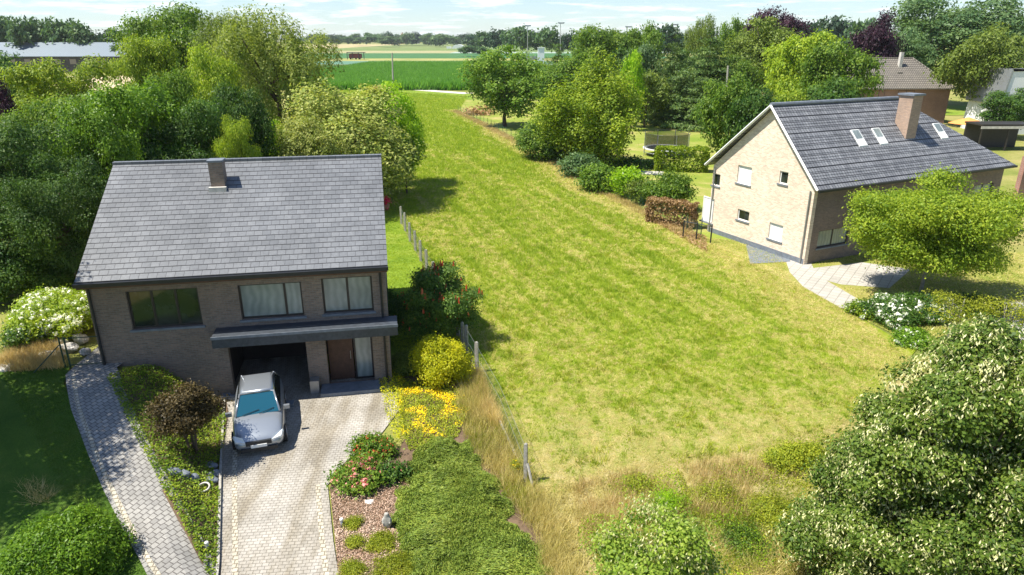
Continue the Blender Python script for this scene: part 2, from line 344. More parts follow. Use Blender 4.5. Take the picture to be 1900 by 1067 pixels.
def band(name, line, w, z, mat, kind='structure'):
    """a road or path: centre line in world points, constant width, follows the terrain"""
    P = []
    for a, b in zip(line[:-1], line[1:]):
        a, b = Vector(a), Vector(b); n = max(1, int((b-a).length/ .6)) if a.y < 40 else 1
        P += [a.lerp(b, k/n) for k in range(n)]
    P.append(Vector(line[-1])); mb = MB(); vs = []
    for i, p in enumerate(P):
        d = (P[min(i+1, len(P)-1)] - P[max(0, i-1)]); d.z = 0; d.normalize(); s = Vector((-d.y, d.x, 0))
        ww = w[0] + (w[1]-w[0])*i/(len(P)-1) if hasattr(w, '__len__') else w
        for t in (-.5, 0, .5):
            q = p + s*ww*t; vs.append((q.x, q.y, H(q.x, q.y)+z))
    fs = [(3*i+k, 3*i+k+1, 3*i+k+4, 3*i+k+3) for i in range(len(P)-1) for k in (0, 1)]
    mb.add(vs, fs); o = mb.build(name, mat)
    return struct(o)
band('field_path', [G(560,155), G(645,161), G(735,164), G(870,174)], 4.0, .06, gravel)
band('garden_track', [G(1150,201), G(1230,206), G(1310,211), G(1420,222)], 2.2, .05, gravel)
band('stubble_track', [G(235,160), G(262,150), G(300,146)], 5, .07, gravel)
slabs = brickmat('path_slabs', (.47,.44,.39), (.41,.385,.34), (.28,.26,.22), .5, .5, .02, vec='flat', rot=R(35), off=0, dirt=.2)
sheet('house_path', [(1455,475),(1500,478),(1515,510),(1600,560),(1620,580),(1560,572),(1490,532),(1465,505)], .016, slabs)
sheet('terrace', [(1490,500),(1600,487),(1690,500),(1650,535),(1560,528),(1512,515)], .014, slabs)
asph = plain('asphalt', (.36,.34,.33), .9, 0, .15, 3, .2, .005)
sheet('street', [(1800,560),(1950,560),(2300,640),(2300,1400),(1400,1500),(1300,1300),(1700,1100),(1900,800),(1900,670),(1820,615)], .012, asph)
# ------------------------------------------------------------------ driveway and front path
pave = brickmat('paving', (.43,.4,.355), (.365,.34,.3), (.21,.19,.16), .18, .13, .008, vec='flat', rot=R(-6), dirt=.3, bmpd=.012)
for m_, sx in ((pave, 1),):
    t = m_.node_tree; b_ = t.nodes['Principled BSDF']; old = b_.inputs['Base Color'].links[0].from_socket; tcn = N(t, 'ShaderNodeTexCoord')
    st1 = ramp(t, noise(t, mapping(t, tcn.outputs['Object'], (1.1,.16,1)), 1.3, 5, .6), [(.38, (.72,.68,.6)), (.6, (1.06,1.06,1.06))])
    st2 = ramp(t, noise(t, tcn.outputs['Object'], 2.3, 8, .8), [(.28, (.6,.57,.5)), (.42, (1,1,1))])
    t.links.new(mixc(t, 1, mixc(t, 1, old, st1, 'MULTIPLY'), st2, 'MULTIPLY'), b_.inputs['Base Color'])
pave2 = brickmat('path_paving', (.35,.335,.31), (.26,.25,.235), (.12,.11,.1), .19, .19, .012, vec='flat', rot=R(-62), dirt=.25, bmpd=.015)
edge = brickmat('edging_setts', (.52,.47,.38), (.42,.38,.3), (.2,.17,.12), .16, .16, .014, vec='flat', rot=R(-8), dirt=.15, bmpd=.01)
dl = [(-6.9,9)] + [(float(drive_left(y)), y) for y in (14.6, 19, 24)] + [(-11.45, 25.2)]
dr = [G(628,1067), G(618,1000), G(608,900), G(640,858), G(700,815), G(742,760), G(712,690)]
sheet('driveway', dl + [(-5.2,26.9)] + [(p.x, p.y) for p in dr[::-1]] + [(-4.4,9)], .012, pave, pixel=False)
band('driveway_edging', [(-6.78+.42,9,0)] + [(float(drive_left(y))+.42, y, 0) for y in (14.6, 19, 23.8)], .15, .018, edge)
band('driveway_edging', [(-4.6,9,0)] + [p + Vector((-.32,0,0)) for p in dr[:3]], .15, .018, edge)
cl = [(150,705),(165,745),(205,830),(246,900),(292,980),(335,1060),(385,1140)]
pathc = [Vector((-15.9,26.5,0)), G(170,690)] + [G(*p) for p in [(182,742),(215,820),(243,880),(278,945),(318,1015),(346,1067)]] + [Vector((-7.6,9,0))]
band('front_path', pathc, (1.75, 1.5), .045, pave2)
def offset_line(line, d):
    out = []
    for i, p in enumerate(line):
        t = (line[min(i+1, len(line)-1)] - line[max(i-1, 0)]); t.z = 0; t.normalize(); out.append(p + Vector((-t.y, t.x, 0))*d)
    return out
band('front_path_edging', offset_line(pathc, -.62), .13, .052, edge)
# raised planting strip edge between bank and driveway: low kerb
mb = MB(); prev = None; ys = np.arange(9.5, 25, .5)
for a, b in zip(ys[:-1], ys[1:]):
    xa, xb = float(drive_left(a)), float(drive_left(b))
    mb.add([(xa-.08,a,-.05),(xa,a,-.05),(xb,b,-.05),(xb-.08,b,-.05),(xa-.08,a,.1),(xa,a,.1),(xb,b,.1),(xb-.08,b,.1)], [(4,5,6,7),(1,2,6,5),(0,4,7,3)])
struct(mb.build('kerb', conc))
# beds
bedsoil = groundmat('bed_soil', [(.3,(.09,.06,.04)),(.7,(.2,.14,.09))], 1.5)
sheet('mulch_bed', [(628,1067),(612,905),(640,858),(742,830),(760,800),(735,700),(870,690),(885,692),(975,895),(1010,1000),(1040,1200),(640,1200)], .010, bedsoil)
sheet('ivy_bank', [(196,700),(300,683),(420,745),(425,770),(400,880),(410,1067),(410,1200),(430,1200),(385,1067),(330,965),(285,880),(240,790)], .02, bedsoil, True)
weedsoil = groundmat('rough_ground', [(.3,(.22,.22,.04)),(.5,(.36,.31,.12)),(.7,(.52,.43,.23))], 1.1, fine=20, bd=.06)
sheet('rough_verge', [(1000,900),(1180,872),(1380,838),(1560,790),(1640,720),(1720,660),(1900,700),(1900,900),(1700,1100),(1500,1250),(1040,1250),(990,1000)], .008, weedsoil)
# ------------------------------------------------------------------ grass
def vnoise(x, y, s, seed=0):
    r = np.random.default_rng(seed).random((256, 256)); x = x/s; y = y/s
    xi = np.floor(x).astype(int); yi = np.floor(y).astype(int); fx = x-xi; fy = y-yi; fx = fx*fx*(3-2*fx); fy = fy*fy*(3-2*fy)
    g = lambda a, b: r[a % 256, b % 256]
    return (g(xi,yi)*(1-fx)+g(xi+1,yi)*fx)*(1-fy) + (g(xi,yi+1)*(1-fx)+g(xi+1,yi+1)*fx)*fy
def inpoly(x, y, P):
    c = np.zeros(len(x), bool); n = len(P)
    for i in range(n):
        x1, y1 = P[i][0], P[i][1]; x2, y2 = P[(i+1) % n][0], P[(i+1) % n][1]
        cond = ((y1 > y) != (y2 > y)) & (x < (x2-x1)*(y-y1)/((y2-y1) if y2 != y1 else 1e-9)+x1); c ^= cond
    return c
def scatter(poly, dens, rg, fall=None, pixel=True):
    P = [G(*p) if pixel else Vector((*p, 0)) for p in poly]
    xs = [p.x for p in P]; ys_ = [p.y for p in P]
    n = int((max(xs)-min(xs))*(max(ys_)-min(ys_))*dens)
    x = rg.uniform(min(xs), max(xs), n); y = rg.uniform(min(ys_), max(ys_), n)
    k = inpoly(x, y, P)
    if fall: k &= rg.random(n) < np.clip((fall/np.maximum(y, 1))**1.7, 0, 1)
    return x[k], y[k]
Hv = np.vectorize(H)
def blades(x, y, h, w, rg, lean=.45, nb=5, spread=.05, terr=False):
    n = len(x); z = Hv(x, y) if terr and n else np.zeros(n)
    x = np.repeat(x, nb); y = np.repeat(y, nb); z = np.repeat(z, nb); h = np.repeat(h, nb); w = np.repeat(w, nb); spread = np.repeat(spread, nb) if hasattr(spread, '__len__') else spread
    m = len(x); x = x + rg.normal(0, 1, m)*spread; y = y + rg.normal(0, 1, m)*spread
    a = rg.uniform(0, 2*math.pi, m); hh = h*rg.uniform(.5, 1.2, m); ww = w*rg.uniform(.7, 1.3, m)
    dx = rg.normal(0, lean, m)*hh; dy = rg.normal(0, lean, m)*hh
    v = np.zeros((m, 3, 3)); b = np.stack([x, y, z], 1); s = np.stack([np.cos(a)*ww, np.sin(a)*ww, np.zeros(m)], 1)
    v[:,0] = b-s; v[:,1] = b+s; v[:,2] = b + np.stack([dx, dy, hh], 1); return v
rg = np.random.default_rng(11)
x, y = scatter(meadow_poly[:len(meadow_poly)-len(fence_l)-5-9] + [(p[0], p[1]+22) if p[0] > 990 and p[1] > 640 else p for p in meadow_poly[len(meadow_poly)-len(fence_l)-5-9:]], 170, rg, 26)
pn = vnoise((x+.33*y)*1.0, y*.06, .42, 1)*.36 + vnoise(x, y, .2, 2)*.46 + vnoise(x+.35*y, y*.3, 3.5, 3)*.1 + .02
pn += np.clip((25-y)/6, 0, 1)*.22 + np.clip((x-8)/8, 0, 1)*np.clip((36-y)/8, 0, 1)*.15 - np.clip((y-60)/60, 0, 1)*.25
# dry margins along the right-hand fence
fr = [G(*p) for p in fence_r + [(1490,535),(1700,650)]]
fd = np.full(len(x), 1e9)
for a, b in zip(fr[:-1], fr[1:]):
    d = np.array([b.x-a.x, b.y-a.y]); t = np.clip(((x-a.x)*d[0]+(y-a.y)*d[1])/(d@d), 0, 1)
    fd = np.minimum(fd, np.hypot(x-a.x-t*d[0], y-a.y-t*d[1]))
pn += np.clip(1.25-fd/3.2, 0, 1)*.5
pn += rg.normal(0, .12, len(x))
straw = pn > .575
sz = np.clip(y/28, .8, 4)
hh = (.05 + .12*np.clip(.56-pn, 0, .35)/.35)*np.clip(sz, .9, 1.7)*rg.uniform(.5, 1.5, len(x))
g_ = ~straw
me = fastmesh('grass', blades(x[g_], y[g_], hh[g_], .010*sz[g_], rg, .5, 6, .045*sz[g_]), 3, LM['mgreen']); tag(link('meadow_grass', me), 'green grass tufts growing over the open meadow', 'grass', kind='stuff')
me = fastmesh('grass', blades(x[straw], y[straw], .05*sz[straw]+.02, .008*sz[straw], rg, 1.6, 6, .06*sz[straw]), 3, LM['mstraw']); tag(link('straw_grass', me), 'mown straw-coloured dry grass lying in patches over the meadow', 'dry grass', kind='stuff')
x, y = scatter(meadow_poly, 9, rg, 22); k = (y < 60) & (vnoise(x+3, y+3, 1.1, 31) > .62); x, y = x[k], y[k]
me = fastmesh('grass', blades(x, y, np.full(len(x), .2)*rg.uniform(.6, 1.3, len(x)), np.full(len(x), .013), rg, .55, 16, .09), 3, LM['weed']); tag(link('meadow_tufts', me), 'scattered taller green tufts standing out of the mown meadow', 'grass', kind='stuff')
# left lawn short grass
x, y = scatter(lawnp[2:], 330, rg)
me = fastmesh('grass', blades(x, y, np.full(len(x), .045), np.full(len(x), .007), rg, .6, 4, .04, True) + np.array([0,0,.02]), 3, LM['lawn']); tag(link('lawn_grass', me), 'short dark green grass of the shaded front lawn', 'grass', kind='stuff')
x, y = scatter([(640,330),(700,330),(738,400),(752,431),(790,504),(866,657),(850,700),(760,690),(710,600),(690,430)], 130, rg)
tag(link('side_grass', fastmesh('grass', blades(x, y, np.full(len(x), .07), np.full(len(x), .012), rg, .6, 5, .06), 3, LM['mgreen'])), 'mown green grass between the left house and the concrete post fence', 'grass', kind='stuff')
x, y = scatter([(1300,440),(1400,450),(1600,470),(1900,470),(1900,560),(1820,600),(1700,640),(1600,592),(1490,535),(1400,492)], 60, rg)
for ex in ([(1450,470),(1505,474),(1520,508),(1600,556),(1625,582),(1556,576),(1486,534),(1460,508)], [(1486,497),(1600,484),(1696,500),(1652,540),(1556,532),(1508,518)]):
    k = ~inpoly(x, y, [G(*p) for p in ex]); x, y = x[k], y[k]
tag(link('yard_grass', fastmesh('grass', blades(x, y, np.full(len(x), .08), np.full(len(x), .016), rg, 1.0, 5, .08), 3, [LM['mgreen'], LM['mstraw']], (rg.random(len(x)*5) > .45).astype(int))), 'patchy dry grass in front of the cream gabled house', 'grass', kind='stuff')
# dry tall grass strip along left fence, right fence
dryl = [(885,690),(900,720),(945,800),(985,880),(1030,960),(1060,1030),(1080,1120),(1000,1120),(1005,1010),(945,925),(885,850),(862,805),(846,740),(862,700)]
x, y = scatter(dryl, 150, rg)
cut = rg.random(len(x)) < .8
v = blades(x, y, .26 + .26*vnoise(x, y, .8, 9), np.full(len(x), .006), rg, .4, 8, .09)
mi = (np.repeat(vnoise(x, y, 1.2, 5)*.6 + rg.random(len(x))*.5, 8) > .76).astype(int)
me = fastmesh('grass', v, 3, [LM['mstraw'], LM['weed']], mi); tag(link('tall_dry_grass', me), 'tall straw-coloured grass beside the concrete post fence', 'dry grass', kind='stuff')
P = [G(*p) for p in fence_r]; xs_, ys_ = [], []
for a, b in zip(P[:-1], P[1:]):
    L = (b-a).length; n = int(L*60); t = rg.random(n); xs_.append(a.x+(b.x-a.x)*t + rg.normal(-.6, .4, n)); ys_.append(a.y+(b.y-a.y)*t + rg.normal(-.2, .3, n))
x = np.concatenate(xs_); y = np.concatenate(ys_)
me = fastmesh('grass', blades(x, y, np.full(len(x), .3), .007*y/28, rg, .35, 4, .08), 3, LM['dry']); tag(link('fence_dry_grass', me), 'fringe of dry golden grass under the green mesh fence', 'dry grass', kind='stuff')
x, y = scatter([(868,690),(893,690),(935,790),(915,790),(880,740)], 160, rg)
me = fastmesh('grass', blades(x, y, np.full(len(x), .5), np.full(len(x), .006), rg, .4, 7, .06), 3, LM['dry']); tag(link('golden_grass', me), 'clump of golden dry grass leaning at the foot of the second fence post', 'dry grass', kind='stuff')
# rough verge: weeds and straw
verge = [(1000,900),(1180,872),(1380,838),(1560,790),(1640,740),(1900,760),(1900,1150),(1040,1150),(985,960)]
x, y = scatter([(p[0], p[1]-(10 if p[1] < 900 else 0)) for p in verge], 150, rg)
fringe = np.random.default_rng(5)
q = vnoise(x, y, 1.6, 21)*.6 + vnoise(x, y, .5, 22)*.4 + np.clip((x-6)/10, -.35, .3)
hgt = .05 + .3*np.clip((19.0-y)/3.5, 0, 1)*(.4 + vnoise(x, y, .7, 23))
nb = 6; v = blades(x, y, hgt, np.full(len(x), .008), rg, .7, nb, .09)
mi = (np.repeat(q, nb) + rg.normal(0, .09, len(x)*nb) > .52).astype(int)
me = fastmesh('grass', v, 3, [LM['mstraw'], LM['weed']], mi); tag(link('verge_weeds', me), 'tangle of dry stalks and green weeds on the rough verge', 'weeds', kind='stuff')
# ------------------------------------------------------------------ foliage engine
def leaves(c, nrm, L, W, rg, jit=.6):
    n = len(c); nn = unit(nrm + rg.normal(0, jit, (n, 3))); t = unit(np.cross(nn, rg.normal(0, 1, (n, 3)))); b = np.cross(nn, t)
    l = (L*rg.uniform(.65, 1.3, n))[:, None]; w = (W*rg.uniform(.65, 1.3, n))[:, None]
    v = np.zeros((n, 4, 3)); v[:,0] = c - t*l*.5; v[:,1] = c - t*l*.05 + b*w*.5 ; v[:,2] = c + t*l*.5; v[:,3] = c - t*l*.05 - b*w*.5
    v[:,2,2] -= l[:,0]*.12
    return v
def lobes_for(kind, w, h, base, n, rg):
    L = []
    if kind == 'round':
        cz = (h+base)/2; rz = (h-base)/2; rx = w/2
        for i in range(n):
            d = unit(rg.normal(0, 1, 3)); d[2] = d[2]*.9 + .12
            r = rg.uniform(.15, .29); k = (1-r)*rg.uniform(.72, 1.08)
            L.append((np.array([d[0]*rx*k, d[1]*rx*k, cz + d[2]*rz*k]), np.array([rx, rx, rz])*r*np.array([1.1, 1.1, .85])))
        L.append((np.array([0,0,cz]), np.array([rx,rx,rz])*.52))
    elif kind == 'mound':
        for i in range(n):
            a = rg.uniform(0, 2*math.pi); rr = math.sqrt(rg.random())*.8; r = rg.uniform(.2, .34)
            top = h*math.sqrt(max(.05, 1-rr*rr))
            L.append((np.array([math.cos(a)*rr*w/2, math.sin(a)*rr*w/2, max(top*rg.uniform(.35, .95) - r*h*.5, h*.15)]), np.array([w*.5, w*.5, h*.62])*r))
        L.append((np.array([0,0,h*.35]), np.array([w*.38, w*.38, h*.45])))
    elif kind == 'cone':
        m = max(6, n//4)
        for i in range(m):
            t = i/(m-1); z = base + (h-base)*(t*.93); r = w/2*(1-t)**.75*rg.uniform(.85, 1.1)+w*.04
            k = max(3, int(7*(1-t))+2); ph = rg.uniform(0, 6)
            for j in range(k):
                a = ph + 2*math.pi*j/k + rg.uniform(-.3, .3); q = r*rg.uniform(.45, .72)
                L.append((np.array([math.cos(a)*q, math.sin(a)*q, z + rg.uniform(-.3, .3)*h*.05]), np.array([r*.42+.15, r*.42+.15, h*.035+.1])))
            L.append((np.array([0,0,z]), np.array([r*.4, r*.4, h*.06])))
    elif kind == 'vase':
        L += [(np.array([0,0,h*.36]), np.array([w*.3,w*.3,h*.22])), (np.array([0,0,h*.58]), np.array([w*.2,w*.2,h*.2]))]
        for i in range(n):
            a = rg.uniform(0, 2*math.pi); tilt = rg.uniform(0, 1)**.7
            end = np.array([math.cos(a)*w/2*tilt, math.sin(a)*w/2*tilt, h*(1 - .56*tilt**1.15)*rg.uniform(.88, 1)])
            st = np.array([0,0,base*.6])
            for t in np.linspace(.25, .97, 6):
                r = .085*w*(1.25-t*.75); p = st + (end-st)*t; p[2] -= (1-t)*tilt*.08*h
                L.append((p + rg.normal(0, .02*w, 3), np.array([r, r, r*1.9])))
    elif kind == 'ovate':
        cz = base
        for i in range(n):
            t = rg.random()**1.15*.97; prof = (1-t)**.62*min(1, (t+.4)/.5)
            r = rg.uniform(.11, .2)*(1-.25*t); q = prof*w/2*(1-r*.5)*rg.uniform(.72, 1.08); a = rg.uniform(0, 6.28)
            L.append((np.array([math.cos(a)*q, math.sin(a)*q, base+(h-base)*t]), np.array([w/2, w/2, w/2*1.05])*r))
        for t in (.1, .3, .5, .7): L.append((np.array([0,0,base+(h-base)*t]), np.array([w*.34*(1.12-t), w*.34*(1.12-t), (h-base)*.17])))
    elif kind == 'tall':
        cz = (h+base)/2; rz = (h-base)/2
        for i in range(n):
            z = rg.uniform(-.92, .95); prof = math.sqrt(max(.02, 1-abs(z)**2.2)); a = rg.uniform(0, 6.28); r = rg.uniform(.2, .32)
            q = prof*w/2*(1-r)*rg.uniform(.6, 1.05)
            L.append((np.array([math.cos(a)*q, math.sin(a)*q, cz+z*rz*.9]), np.array([w/2, w/2, rz*.55])*r*1.05))
        L.append((np.array([0,0,cz]), np.array([w*.3, w*.3, rz*.8])))
    return L
def crown_pts(L, ncl, per, clr, rg, gap=.25, flat=.6, droop=0, upb=.55):
    cen = np.array([l[0] for l in L]); rad = np.array([l[1] for l in L])
    area = (rad[:,0]*rad[:,1] + 2*rad[:,0]*rad[:,2]); pr = area/area.sum()
    k = rg.choice(len(L), int(ncl*1.9), p=pr); d = unit(rg.normal(0, 1, (len(k), 3))); d[:,2] = np.where(rg.random(len(k)) < .5, np.abs(d[:,2]), d[:,2])
    inner = rg.random(len(k)) < .22
    rr = np.where(inner, rg.uniform(.4, .8, len(k)), rg.uniform(.86, 1.08, len(k)))
    p = cen[k] + d*rad[k]*rr[:,None]
    keep = np.ones(len(p), bool)
    for i in range(len(L)):
        q = (((p-cen[i])/rad[i])**2).sum(1); keep &= ~((q < .55) & (k != i) & ~inner)
    keep &= (vnoise(p[:,0]*1.3+p[:,2]*.7, p[:,1]*1.3+p[:,2]*.9, max(.3, clr*2.4), 5) > gap)
    p = p[keep][:ncl]; d = d[keep][:ncl]; n = len(p)
    c = np.repeat(p, per, 0); dd = np.repeat(d, per, 0); m = len(c)
    off = rg.normal(0, 1, (m, 3))*clr; off[:,2] *= flat
    if droop:
        t = rg.random(m); ln = np.repeat(rg.uniform(.4, 1, n)*droop, per); off = rg.normal(0, 1, (m, 3))*clr*.35; off[:,2] -= t*ln
        off[:,:2] += dd[:,:2]*(t*ln*.12)[:,None]
    c = c + off; nrm = dd*1.0 + np.array([0,0,upb]); return c, nrm
def trunk_mb(L, h, base, r, rg, n=7, lean=0, multi=1):
    mb = MB()
    for j in range(multi):
        ox = rg.normal(0, r*1.4) if multi > 1 else 0; oy = rg.normal(0, r*1.4) if multi > 1 else 0
        top = np.array([ox*4, oy*4, base + (h-base)*.7])
        pts = []
        for t in np.linspace(0, 1, 7): pts.append((ox + (top[0]-ox)*t + rg.normal(0, r*.35)*(t > 0), oy + (top[1]-oy)*t + rg.normal(0, r*.35)*(t > 0), -.25*(t == 0) + top[2]*t))
        mb.tube(pts, [r*1.35/ (1+.4*(multi>1)), r, r*.9, r*.75, r*.6, r*.42, r*.22], 8)
        idx = rg.choice(len(L), min(n, len(L)), replace=False)
        for i in idx:
            e = L[i][0]; t = rg.uniform(.3, .8); s = Vector(pts[3]).lerp(Vector(pts[5]), t) if e[2] > top[2]*.7 else Vector(pts[2]).lerp(Vector(pts[4]), t)
            e = Vector(e); m1 = s.lerp(e, .5) + Vector((0,0,-.05*(e-s).length)) ; mb.tube([s, m1, e], [r*.42, r*.28, r*.08], 6)
    return mb
TPL = {}
SP = {  # kind, lobes, gap, flat, droop, leaf aspect
 'round': ('round', 34, .25, .6, 0, .66), 'tall': ('tall', 34, .25, .7, 0, .66), 'cone': ('cone', 44, .2, .35, 0, .35),
 'vase': ('vase', 30, .2, 1.3, 0, .6), 'weep': ('round', 24, .3, .6, 1.6, .35), 'bushy': ('round', 34, .22, .6, 0, .66), 'open': ('round', 22, .42, .6, 0, .6), 'mound': ('mound', 26, .2, .6, 0, .66),
}
LOD = [(45, .17, 1150, 30, .34), (75, .21, 1250, 24, .36), (135, .30, 950, 17, .42), (300, .5, 420, 11, .5), (9999, 1.0, 170, 7, .7)]
def template(sp, lod, var):
    key = (sp, lod, var)
    if key in TPL: return TPL[key]
    kind, nl, gap, flat, droop, asp = SP[sp]; _, ls, ncl, per, clr = LOD[lod]
    r_ = np.random.default_rng(sum(map(ord, sp))*131 + lod*17 + var*7 + 3)
    base = {'cone': .4, 'vase': 1.0, 'bushy': .35, 'weep': 1.4, 'mound': 0}.get(sp, 1.7)
    L = lobes_for(kind, 10, 10, base, nl, r_)
    c, nrm = crown_pts(L, int(ncl*(1.7 if sp in ('cone','vase') else 1)), per, clr*(.6 if sp == 'cone' else .8 if sp == 'vase' else 1), r_, gap, flat, droop)
    me = fastmesh('crown', leaves(c, nrm, ls*1.1, ls*asp*1.1, r_, .5), 4, LM['green'])
    tb = trunk_mb(L, 10, base, .22 if sp != 'vase' else .17, r_, 8)
    o = tb.build('trunk', bark, None, True); tm = o.data; bpy.data.objects.remove(o)
    TPL[key] = (me, tm); return TPL[key]
def place_tree(name, label, cat, sp, px, top, wpx, Y, mat, var=0, group=None, base_z=None, lodadd=0, trunkmat=None, hscale=1):
    x = at(px, 300, Y).x; gz = H(x, Y) if base_z is None else base_z
    hgt = (at(px, top, Y).z - gz)*hscale*(1.0 if sp in ('vase','cone') else 1.07); w = wid(wpx, Y)*1.05
    ye = Y/max(.8, (w+hgt)/22); lod = next(i for i, l in enumerate(LOD) if ye < l[0]); lod = 4 if Y > 300 else min(3, lod); lod = max(0, min(4, lod+lodadd))
    me, tm = template(sp, lod, var)
    if lod >= 4:      # a few pixels: one mesh per tree
        o = link(name, me); o.location = (x, Y, gz-.2)
        tag(o, label, cat, group)
        o.scale = (w/10, w/10, hgt/10); o.rotation_euler = (0, 0, (px*1.7) % 6.28)
        o.material_slots[0].link = 'OBJECT'; o.material_slots[0].material = LM[mat]; return o
    root = thing(name, label, cat, (x, Y, gz), (px*1.7) % 6.28, group)
    root.scale = (w/10, w/10, hgt/10)
    c = link('crown', me, root); c.material_slots[0].link = 'OBJECT'; c.material_slots[0].material = LM[mat]
    t = link('trunk', tm, root)
    if trunkmat: t.material_slots[0].link = 'OBJECT'; t.material_slots[0].material = trunkmat
    return root
